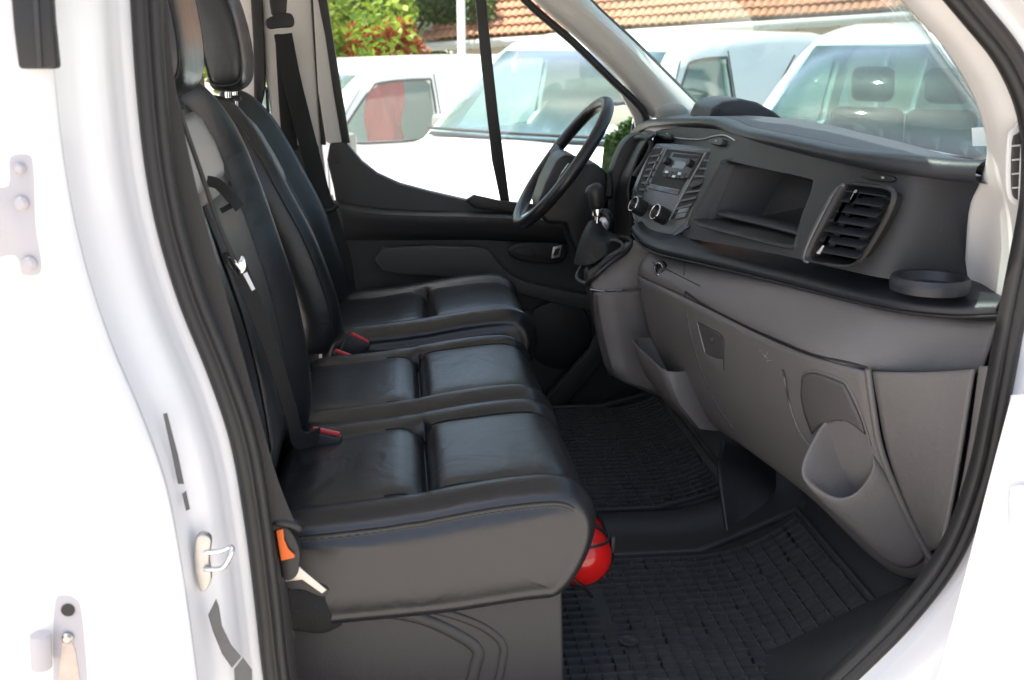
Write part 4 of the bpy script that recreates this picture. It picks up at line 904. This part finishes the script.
# door mirror outside
mc = P(618, 140, Y=2.02); rdir = V((-.955, .28, .03)).normalized(); mn = (rdir-(mc-CAM).normalized()).normalized()
def on_plane(x, y):
    d = P(x, y, Y=1)-CAM; return CAM+d*((mc-CAM).dot(mn)/d.dot(mn))
mg = [on_plane(x, y) for x, y in [(609, 112), (616, 106), (630, 105), (634, 110), (627, 145), (617, 170), (608, 178), (601, 174)]]
mirr = fin('door_mirror', prism_bm(cr([p+(p-mc)*.12-mn*.006 for p in mg], 3, True), -mn*.07), PL_BLACK, van, bev=.008)
mN = V((-1, 0, 0))

# near A pillar inner trim
fin('near_windscreen_pillar', grid_bm([
    [P(870, -50, Y=.10), P(908, 0, Y=.10), P(945, 42, Y=.10), P(972, 85, Y=.10), P(986, 120, Y=.10), P(991, 152, Y=.12), P(984, 180, Y=.15), P(971, 212, Y=.20), P(966, 300, Y=.24)],
    [P(885, -50, Y=.05), P(923, 0, Y=.05), P(962, 42, Y=.05), P(990, 85, Y=.05), P(1004, 120, Y=.05), P(1008, 152, Y=.07), P(1003, 185, Y=.10), P(993, 215, Y=.16), P(985, 300, Y=.20)],
    [P(915, -50, Y=.02), P(955, 0, Y=.02), P(994, 42, Y=.02), P(1018, 85, Y=.02), P(1034, 120, Y=.02), P(1036, 152, Y=.02), P(1032, 188, Y=.02), P(1026, 235, Y=.05), P(1012, 305, Y=.10)]], 5, 5), TRIM_LIGHT, van, solid=.006)
dv = fin('demister_vent', prism_bm(cr([P(x, y, Y=.022) for x, y in [(1008, 140), (1014, 128), (1030, 120), (1034, 200), (1016, 205), (1007, 190)]], 3, True), (0, .006, 0)), TRIM_LIGHT, van, bev=.002)
fin('vent_opening', prism_bm(cr([P(x, y, Y=.019) for x, y in [(1013, 142), (1018, 134), (1032, 130), (1032, 196), (1018, 200), (1012, 188)]], 3, True), (0, .004, 0)), PL_BASE, dv, bev=.001)
fin('vent_grille', (lambda bm: [tube_bm([P(x, y0, Y=.017), P(x-3, y1, Y=.017)], .0012, 6, bm=bm) for x, y0, y1 in [(1022, 130, 200), (1029, 128, 200)]]+[tube_bm([P(1012, y, Y=.017), P(1034, y-2, Y=.017)], .0010, 6, bm=bm) for y in (146, 160, 174, 188)] and bm)(bmesh.new()), TRIM_LIGHT, dv)

# windscreen and roof
ws0 = [V((.885, .10, 1.52)), V((.98, .4, 1.51)), V((1.01, .9, 1.50)), V((.97, 1.4, 1.50)), V((.84, 1.80, 1.50))]
ws1 = [V((.43, .15, 2.05)), V((.45, .4, 2.06)), V((.46, .9, 2.06)), V((.42, 1.4, 2.06)), V((.20, 1.79, 2.05))]
wsm = [a.lerp(b, .5)+V((k, 0, k)) for (a, b), k in zip(zip(ws0, ws1), (.0, .03, .04, .03, -.01))]
fin('windscreen', grid_bm([ws0, wsm, ws1], 4, 4), WGLASS, van, solid=.004)
fin('roof', grid_bm([[V((x, y, 2.10-.04*abs(y-.9))) for x in (-1.9, -1, -.3, .48)] for y in (-.04, .3, .9, 1.5, 1.86)], 3, 3), TRIM_LIGHT, van, solid=.04)
for y0, y1 in ((.16, .86), (.94, 1.66)):  # unseen flaps added to keep direct sun off the knee bolster
    fin('unseen_shade_flap', prism_bm(cr([V((.40, y0, 2.0)), V((.40, y1, 2.0)), V((.635, y1-.03, 1.835)), V((.65, (y0+y1)/2, 1.825)), V((.62, y0+.03, 1.845))], 2, True), (.006, 0, .012)), TRIM_LIGHT, van, bev=.004)
fin('rear_wall', box_bm((-1.9, .9, 1.0), (.04, 1.85, .7)), TRIM_LIGHT, van)
fin('rear_pillar', box_bm((-.57, -.12, 1.86), (.12, .04, .9)), WHITE, van, bev=.01)
fin('far_roof_rail', box_bm((-.7, 1.80, 2.03), (2.4, .08, .10)), TRIM_LIGHT, van)
fin('bonnet', grid_bm([[V((.98, y, 1.42-.03*abs(y-.9))), V((1.4, y, 1.36-.05*abs(y-.9))), V((1.8, y, 1.15)), V((1.95, y, .9)), V((1.98, y, .4))] for y in (-.05, .3, .9, 1.5, 1.85)], 4, 3), WHITE, van, solid=.02)
fin('scuttle', box_bm((1.0, .9, 1.465), (.10, 1.6, .02)), PL_BLACK, van, bev=.004)
fin('far_lower_body', box_bm((.2, 1.87, .75), (3.6, .05, .85)), WHITE, van)

# paper card on the windscreen
pcd = plate('paper_card', [(972, 128), (989, 127), (990, 146), (973, 146)], .22, .001, PAPER)
tag(pcd, 'small white paper card standing at the near corner of the windscreen', 'card')
# wiper-side shadow line of dash foot (black gap at screen base)

# ================================================================ OUTSIDE
def gz(y): return -.155*max(0, min(1, (y-2.0)/1.2))-.265*max(0, min(1, (y-4.5)/4))
bm = bmesh.new(); rows = [[V((x, y, gz(y))) for x in (-120, -30, -10, 0, 10, 30, 120)] for y in (-80, -20, -3, 2.0, 3.2, 4.5, 8.5, 12, 40, 200)]
GR = mat('paving', (.45, .41, .36), .85, var=.15, vscale=.8, bump=.4, bscale=25, bdist=.01)
tag(fin('ground', grid_bm(rows, 1, 1), GR), 'pale paved yard under the vans', kind='structure')

def van_section(x, zt, w=.95):
    hw = lambda z: w if z < 1.1 else w-.16*(z-1.1)/.8
    zb = min(1.1, zt-.06)
    half = [(w-.10, .28), (w-.02, .36), (w, .62), (w, zb*.9), (hw(zb), zb), (hw(zt-.10), max(zb+.01, zt-.10)), (hw(zt)-.05, zt-.025), (hw(zt)-.16, zt), (0, zt+.015)]
    return [V((x, -a, b)) for a, b in half]+[V((x, a, b)) for a, b in half[::-1][1:]]
XS = [(0, .80), (.05, .92), (.3, 1.06), (.6, 1.14), (.88, 1.20), (1.1, 1.37), (1.4, 1.60), (1.65, 1.79), (1.85, 1.88), (2.2, 1.93), (3.2, 1.95), (4.6, 1.94), (4.85, 1.90), (4.95, 1.80)]
def van_body(sh=1.0, holes=(), scale_in=0):
    def loft(xs, ins):
        bm = bmesh.new(); R = []
        for x, z in xs:
            s = van_section(x, z-ins)
            s = [V((p.x, p.y*(1-ins/.95), max(p.z, .28+ins*4))) for p in s]
            R.append([bm.verts.new(p) for p in s])
        n = len(R[0])
        for a, b in zip(R, R[1:]):
            for k in range(n): bm.faces.new((a[k], a[(k+1) % n], b[(k+1) % n], b[k]))
        bm.faces.new(R[0]); bm.faces.new(R[-1][::-1]); return bm
    o = fin('body', loft(XS, 0), WHITE)
    inn = fin('cut', loft([(.98, 1.25)]+[q for q in XS if 1 < q[0] < 4.9], .045), WHITE)
    cs = [inn]
    # windscreen opening
    cs.append(fin('cut', prism_bm([V((.70, -.80, 1.245)), V((.70, .80, 1.245)), V((.70, .70, 1.80)), V((.70, -.70, 1.80))], (1.25, 0, 0)), WHITE))
    for h in holes: cs.append(fin('cut', prism_bm([V((x, -1.3, z)) for x, z in h], (0, 2.6, 0)), WHITE))
    boolean(o, cs); return o
FD = [(1.30, 1.22), (1.42, 1.36), (1.72, 1.66), (1.86, 1.73), (2.36, 1.75), (2.42, 1.70), (2.42, 1.30), (2.30, 1.20)]
RW = [(2.62, 1.22), (2.62, 1.75), (3.5, 1.75), (3.55, 1.22)]
RW2 = [(3.72, 1.24), (3.72, 1.74), (4.6, 1.72), (4.62, 1.24)]
MIRC = mat('mirror_cap_grey', (.22, .22, .21), .5)
DARKIN = mat('van_interior_grey', (.06, .065, .07), .8)
SEATC = mat('dark_seat_fabric', (.02, .024, .03), .9)
def bg_van(loc, rz, holes, label, seats=True):
    r = empty('parked_van', (0, 0, 0)); tag(r, label, 'van', 'white vans parked across the yard')
    def add(o): o.parent = r; return o
    body = add(van_body(holes=holes))
    hw = lambda z: .95 if z < 1.1 else .95-.16*(z-1.1)/.8
    add(fin('windscreen', grid_bm([[V((.90, -.82, 1.225)), V((.86, 0, 1.225)), V((.90, .82, 1.225))], [V((1.66, -.71, 1.805)), V((1.60, 0, 1.815)), V((1.66, .71, 1.805))]], 3, 2), VGLASS, solid=.004))
    for h in holes:
        for s in (-1, 1): add(fin('side_window', prism_bm([V((x, s*(hw(z)-.02), z)) for x, z in h], (0, -s*.004, 0)), VGLASS))
        for s in (-1, 1):
            lp = cr([V((x, s*(hw(z)+.001), z)) for x, z in h], 3, True); add(fin('window_rubber', tube_bm(lp, .012, 6, True), PL_BLACK))
    tr = cr([V((.89, -.82, 1.235)), V((.85, 0, 1.235)), V((.89, .82, 1.235))], 6); add(fin('wiper', tube_bm([p+V((-.015-.1*math.sin(i*math.pi/12)*.3, 0, .02)) for i, p in enumerate(tr)], .012, 6), PL_BLACK))
    add(fin('scuttle', prism_bm([V((.84, -.80, 1.207)), V((.90, -.82, 1.222)), V((.90, .82, 1.222)), V((.84, .80, 1.207))], (0, 0, .008)), PL_BLACK))
    for s in (-1, 1):
        m = add(fin('door_mirror', box_bm((1.34, s*1.06, 1.20), (.10, .17, .24)), MIRC, bev=.035)); q = fin('mirror_glass', box_bm((1.393, s*1.06, 1.20), (.006, .12, .18)), SILV, m)
        add(fin('headlight', prism_bm([V((.02, s*.60, .82)), V((.02, s*.88, .84)), V((.22, s*.93, .98)), V((.2, s*.7, 1.0))], (.05, 0, .01)), SILV, bev=.01))
        for x in (.85, 3.9):
            w = add(fin('wheel', lathe_bm(V((x, s*.80, .33)), (0, s, 0), [(0, .2), (.0, .31), (.02, .33), (.15, .33), (.17, .31), (.17, .2), (.14, .2)], 28), RUBBER, bev=0)); fin('rim', lathe_bm(V((x, s*.955, .33)), (0, s, 0), [(0, .2), (.015, .19), (.0, .05), (.01, .0)], 20), SILV, w)
    for s in (-1, 1):
        add(fin('door_handle', box_bm((2.25, s*.955, 1.02), (.18, .03, .035)), MIRC, bev=.008))
        for px_ in ([(1.22, .45), (1.20, .9), (1.24, 1.2), (1.66, 1.74)], [(2.47, .45), (2.49, 1.0), (2.48, 1.4), (2.46, 1.80)]):
            add(fin('door_gap', tube_bm(cr([V((x, s*(hw(z)+.0005), z)) for x, z in px_], 5), .006, 6), PL_BLACK))
    add(fin('bumper', box_bm((.0, 0, .45), (.12, 1.7, .28)), PL_DARK, bev=.04))
    if seats:
        add(fin('inner_dash', box_bm((1.22, 0, 1.13), (.42, 1.66, .14)), DARKIN, bev=.04))
        for yy in (-.5, .0, .46):
            s = add(fin('seat', box_bm((2.05, yy, 1.12), (.16, .46 if yy else .42, .60), Matrix.Rotation(-.12, 3, 'Y')), SEATC, bev=.06)); fin('headrest', box_bm((2.10, yy, 1.56), (.12, .27, .22), Matrix.Rotation(-.12, 3, 'Y')), SEATC, s, bev=.058, bseg=6)
        add(fin('inside_wheel', tube_bm([V((1.55, .46, 1.18))+V((math.cos(a)*.09, math.sin(a)*.18, math.cos(a)*.16)) for a in [i*math.pi/12 for i in range(24)]], .014, 8, True), PL_BLACK))
    r.location = loc; r.rotation_euler = (0, 0, rz); return r
PI = math.pi
# heading = the way local -x (the nose) points
bg_van((2.04, 3.90, -.152), math.radians(50), [FD, RW, RW2], 'white van facing us at the right, dark seats and headrests seen through its windscreen')
bg_van((.30, 6.007, -.206), math.radians(49.1), [FD], 'white van behind the steering wheel, its bonnet and wiper seen through the driver window', seats=False)
bg_van((-2.118, 9.174, -.447), math.radians(33.2), [FD], 'white van seen side on at the left, imitated red reflection in its door window', seats=False)
bg_van((-7.5, 2.6, -.1), math.radians(85), [FD], 'white van behind us, seen only in the far door mirror', seats=False)

# house
WALL = mat('cream_render', (.55, .50, .42), .9, var=.12, vscale=2, bump=.3, bscale=40, bdist=.005)
house = empty('house', (4, 17, 0)); tag(house, 'low house with orange clay tile roof, pale gutter and cream wall behind the vans', 'house')
def hp(x, y, Y): return P(x, y, Y=Y)-V((4, 17, 0))
e0 = P(428, 41, Y=19.0); e1 = P(1010, 3, Y=15.2)
eu = (e1-e0); eL = eu.length; eu.normalize(); hz = V((eu.x, eu.y, 0)).normalized(); back = V((-hz.y, hz.x, 0))
o_ = V((4, 17, 0))
fin('wall', prism_bm([e0-o_+eu*.25+back*.5, e1-o_+back*.5+eu*2, e1-o_+back*.5+eu*2-V((0, 0, 3.2)), e0-o_+eu*.25+back*.5-V((0, 0, 3.2))], back*.3), WALL, house)
def roof():
    bm = bmesh.new(); cw = .125; rh = .24; ncol = int((eL+2)/cw); nrow = 16; sub = 5
    updir = (back*.86+V((0, 0, .62))).normalized(); nn = eu.cross(updir).normalized()
    if nn.z < 0: nn = -nn
    for r in range(nrow):
        prev = None
        for k in range(ncol*sub+1):
            a = k/sub; h = abs(math.sin(a*PI))**.7*.035; jit = .008*math.sin(int(a)*12.9+r*7.3)
            base = e0-o_+eu*(a*cw-.15)+updir*(r*rh)
            # hip on the left: rows start further right as they climb
            if a*cw < r*rh*.62: prev = None; continue
            p0 = bm.verts.new(base+nn*(h+.05+jit)); p1 = bm.verts.new(base+updir*(rh*1.12)+nn*(h+.005+jit)); p2 = bm.verts.new(base+nn*(h+.02+jit))
            if prev: bm.faces.new((prev[0], p0, p1, prev[1])); bm.faces.new((prev[2], p2, p0, prev[0]))
            prev = (p0, p1, p2)
    return bm
TILE = mat('clay_tiles', (.46, .225, .135), .85, var=.5, vscale=2.2, bump=.3, bscale=30, bdist=.01)
fin('roof', roof(), TILE, house, ang=35, recalc=False)
fin('gutter', tube_bm([e0-o_-eu*.1-V((0, 0, .10))-back*.06, e1-o_+eu*2-V((0, 0, .10))-back*.06], .075, 12), mat('grey_gutter', (.5, .5, .48), .5), house)
fin('fascia_board', prism_bm([e0-o_-V((0, 0, .0)), e1-o_+eu*2, e1-o_+eu*2-V((0, 0, .16)), e0-o_-V((0, 0, .16))], back*.04), mat('red_fascia', (.30, .09, .06), .7), house)
bm = bmesh.new()
for k in range(26):
    p = e0-o_+eu*(.6*k+.2)-V((0, 0, .10))-back*.06; tube_bm([p+V((0, 0, -.09)), p+V((0, 0, .09))], .012, 6, bm=bm)
fin('gutter_brackets', bm, PL_BLACK, house)
pl = P(462, 58, Y=13.0)
tag(fin('white_pole', tube_bm([V((pl.x, 13, -.42)), V((pl.x, 13, 1.0)), V((pl.x-.02, 13, 4.5))], .05, 14), mat('pole_white', (.75, .75, .73), .5)), 'tall thin white pole in front of the tiled roof', 'pole')

# plants
def leafmat(n, c, c2):
    m = bpy.data.materials.new(n); m.use_nodes = True; nt = m.node_tree; b = nt.nodes['Principled BSDF']; b.inputs['Roughness'].default_value = .55
    tc = nt.nodes.new('ShaderNodeTexCoord'); no = nt.nodes.new('ShaderNodeTexNoise'); no.inputs['Scale'].default_value = 3.5; no.inputs['Detail'].default_value = 5
    nt.links.new(tc.outputs['Object'], no.inputs['Vector']); mx = nt.nodes.new('ShaderNodeMix'); mx.data_type = 'RGBA'; mx.inputs[6].default_value = (*c, 1); mx.inputs[7].default_value = (*c2, 1)
    mr = nt.nodes.new('ShaderNodeMapRange'); mr.inputs[1].default_value = .35; mr.inputs[2].default_value = .65
    nt.links.new(no.outputs['Fac'], mr.inputs[0]); nt.links.new(mr.outputs[0], mx.inputs[0]); nt.links.new(mx.outputs[2], b.inputs['Base Color'])
    tr = nt.nodes.new('ShaderNodeBsdfTranslucent'); nt.links.new(mx.outputs[2], tr.inputs[0]); ms = nt.nodes.new('ShaderNodeMixShader'); ms.inputs[0].default_value = .35
    nt.links.new(b.outputs[0], ms.inputs[1]); nt.links.new(tr.outputs[0], ms.inputs[2]); nt.links.new(ms.outputs[0], nt.nodes['Material Output'].inputs[0]); return m
LG1 = leafmat('bright_leaves', (.12, .22, .02), (.36, .46, .05)); LG2 = leafmat('dark_leaves', (.04, .09, .015), (.12, .20, .03)); LO = leafmat('rust_leaves', (.35, .07, .03), (.5, .16, .04)); LC = leafmat('conifer_leaves', (.05, .12, .02), (.11, .2, .03))
BARK = mat('bark', (.12, .09, .07), .9, bump=.6, bscale=40, bdist=.01)
def tree(name, loc, crown, n, leaf, m, label, cat, trunk=.08, group=None, seed=1):
    rnd = random.Random(seed)
    r = empty(name, loc); tag(r, label, cat, group)
    rx, ry, rz, cz = crown
    clumps = [(V((rnd.gauss(0, .45)*rx, rnd.gauss(0, .45)*ry, cz+rnd.gauss(0, .42)*rz)), rnd.uniform(.16, .34)*min(rx, rz)) for _ in range(46)]
    bm = bmesh.new(); tube_bm(cr([V((0, 0, 0)), V((.04, .02, cz*.45)), V((-.03, 0, cz))], 4), [trunk*(1-.07*i) for i in range(9)], 10, bm=bm)
    for c, s in clumps[:12]:
        a = V((0, 0, cz*rnd.uniform(.35, .8))); tube_bm([a, a.lerp(c, .5)+V((0, 0, .1)), c], [trunk*.4, trunk*.25, trunk*.1], 6, bm=bm)
    fin('trunk', bm, BARK, r)
    bm = bmesh.new()
    for i in range(n):
        c, s = rnd.choice(clumps); d = V((rnd.gauss(0, 1), rnd.gauss(0, 1), rnd.gauss(0, 1))).normalized(); p = c+d*s*rnd.random()**.4
        u = V((rnd.gauss(0, 1), rnd.gauss(0, 1), rnd.gauss(0, .6))).normalized(); w = u.orthogonal().normalized(); w.rotate(Matrix.Rotation(rnd.random()*6, 3, u)); l = leaf*rnd.uniform(.6, 1.2)
        q = [bm.verts.new(p-u*l), bm.verts.new(p+w*l*.45), bm.verts.new(p+u*l), bm.verts.new(p-w*l*.45)]; bm.faces.new(q)
    fin('crown', bm, m, r, recalc=False)
    return r
def tx(px, Y): return P(px, 30, Y=Y).x
G = 'leafy trees behind the parked vans'
tree('tree', (tx(350, 17), 17, -.4), (1.5, 1.5, 1.3, 2.5), 15000, .075, LG1, 'bright yellow-green leafy tree behind the vans, left of the roof', 'tree', group=G, seed=3)
tree('tree', (tx(405, 19.5), 19.5, -.4), (1.3, 1.3, 1.5, 2.9), 12000, .08, LG2, 'darker green tree just left of the tiled roof, behind the bright one', 'tree', group=G, seed=5)
tree('tree', (tx(300, 22), 22, -.4), (3.2, 1.8, 2.6, 2.6), 22000, .09, LG2, 'broad dark green tree farthest back behind the leafy ones', 'tree', trunk=.12, group=G, seed=8)
tree('tree', (tx(195, 15), 15, -.4), (1.6, 1.4, 1.6, 2.5), 12000, .075, LG1, 'bright leafy tree seen between the two headrests', 'tree', group=G, seed=11)
tree('shrub', (tx(385, 14.5), 14.5, -.4), (.55, .45, .42, 2.0), 4500, .04, LO, 'rust-red leafy shrub above the van roof at the left', 'shrub', trunk=.03, seed=13)
tree('tree', (tx(540, 24), 26, -.4), (5, 2, 3.4, 2.6), 16000, .14, LG2, 'large dark tree behind the tiled house', 'tree', trunk=.15, group=G, seed=17)

# red sheet added in the cab of the side-on van, imitating a reflection
bp = P(386, 110, Y=10.0)
tag(fin('red_reflection_sheet', grid_bm([[V((bp.x+dx*(1-.25*(z-.7))+.03*math.sin(z*9+dx*20), 10.0+.05*math.sin(dx*24+z*5), z)) for dx in (-.20, -.12, -.04, .04, .12, .18)] for z in (.62, .8, .95, 1.1, 1.22, 1.30)], 3, 3), mat('reflection_red', (.85, .05, .04), .7), solid=.01), 'added red sheet imitating the reflection in the door window of the left van', 'reflection stand-in')

# door mirror glass and what it reflects (a conifer and a white van behind us)
mirror = bpy.data.materials.new('mirror_glass'); mirror.use_nodes = True
b = mirror.node_tree.nodes['Principled BSDF']; b.inputs['Metallic'].default_value = 1; b.inputs['Roughness'].default_value = .01; b.inputs['Base Color'].default_value = (.9, .92, .92, 1)
fin('mirror_glass', prism_bm(cr(mg, 2, True), -mn*.004), mirror, mirr)
q = mc+rdir*4.6
tree('conifer', (q.x, q.y, -.2), (.26, .26, .55, 1.35), 9000, .035, LC, 'slim green conifer seen in the mirror on the far door', 'conifer', trunk=.04, seed=21)

# ================================================================ LIGHT
w = bpy.data.worlds.new('World'); S.world = w; w.use_nodes = True; nt = w.node_tree
sky = nt.nodes.new('ShaderNodeTexSky'); sky.sky_type = 'NISHITA'; sky.sun_disc = False
SD = V((-.40, .07, .91)).normalized()   # towards the sun
sky.sun_elevation = math.asin(SD.z); sky.sun_rotation = math.atan2(SD.x, SD.y); sky.air_density = 1.0; sky.dust_density = 4; sky.ozone_density = .6
bgn = nt.nodes['Background']; bgn.inputs['Strength'].default_value = .15; hs = nt.nodes.new('ShaderNodeHueSaturation'); hs.inputs['Saturation'].default_value = .85; nt.links.new(sky.outputs[0], hs.inputs['Color']); nt.links.new(hs.outputs[0], bgn.inputs[0])
sl = bpy.data.lights.new('sun', 'SUN'); sl.energy = 4.2; sl.angle = math.radians(.5); sl.color = (1, .95, .88)
so = bpy.data.objects.new('sun', sl); COL.objects.link(so); so.rotation_euler = SD.to_track_quat('Z', 'Y').to_euler(); so.location = (0, 0, 6)
S.view_settings.view_transform = 'Standard'; S.view_settings.look = 'None'; S.view_settings.exposure = 1.42; S.view_settings.gamma = 1
S.cycles.max_bounces = 8; S.cycles.transparent_max_bounces = 16; S.cycles.use_denoising = True
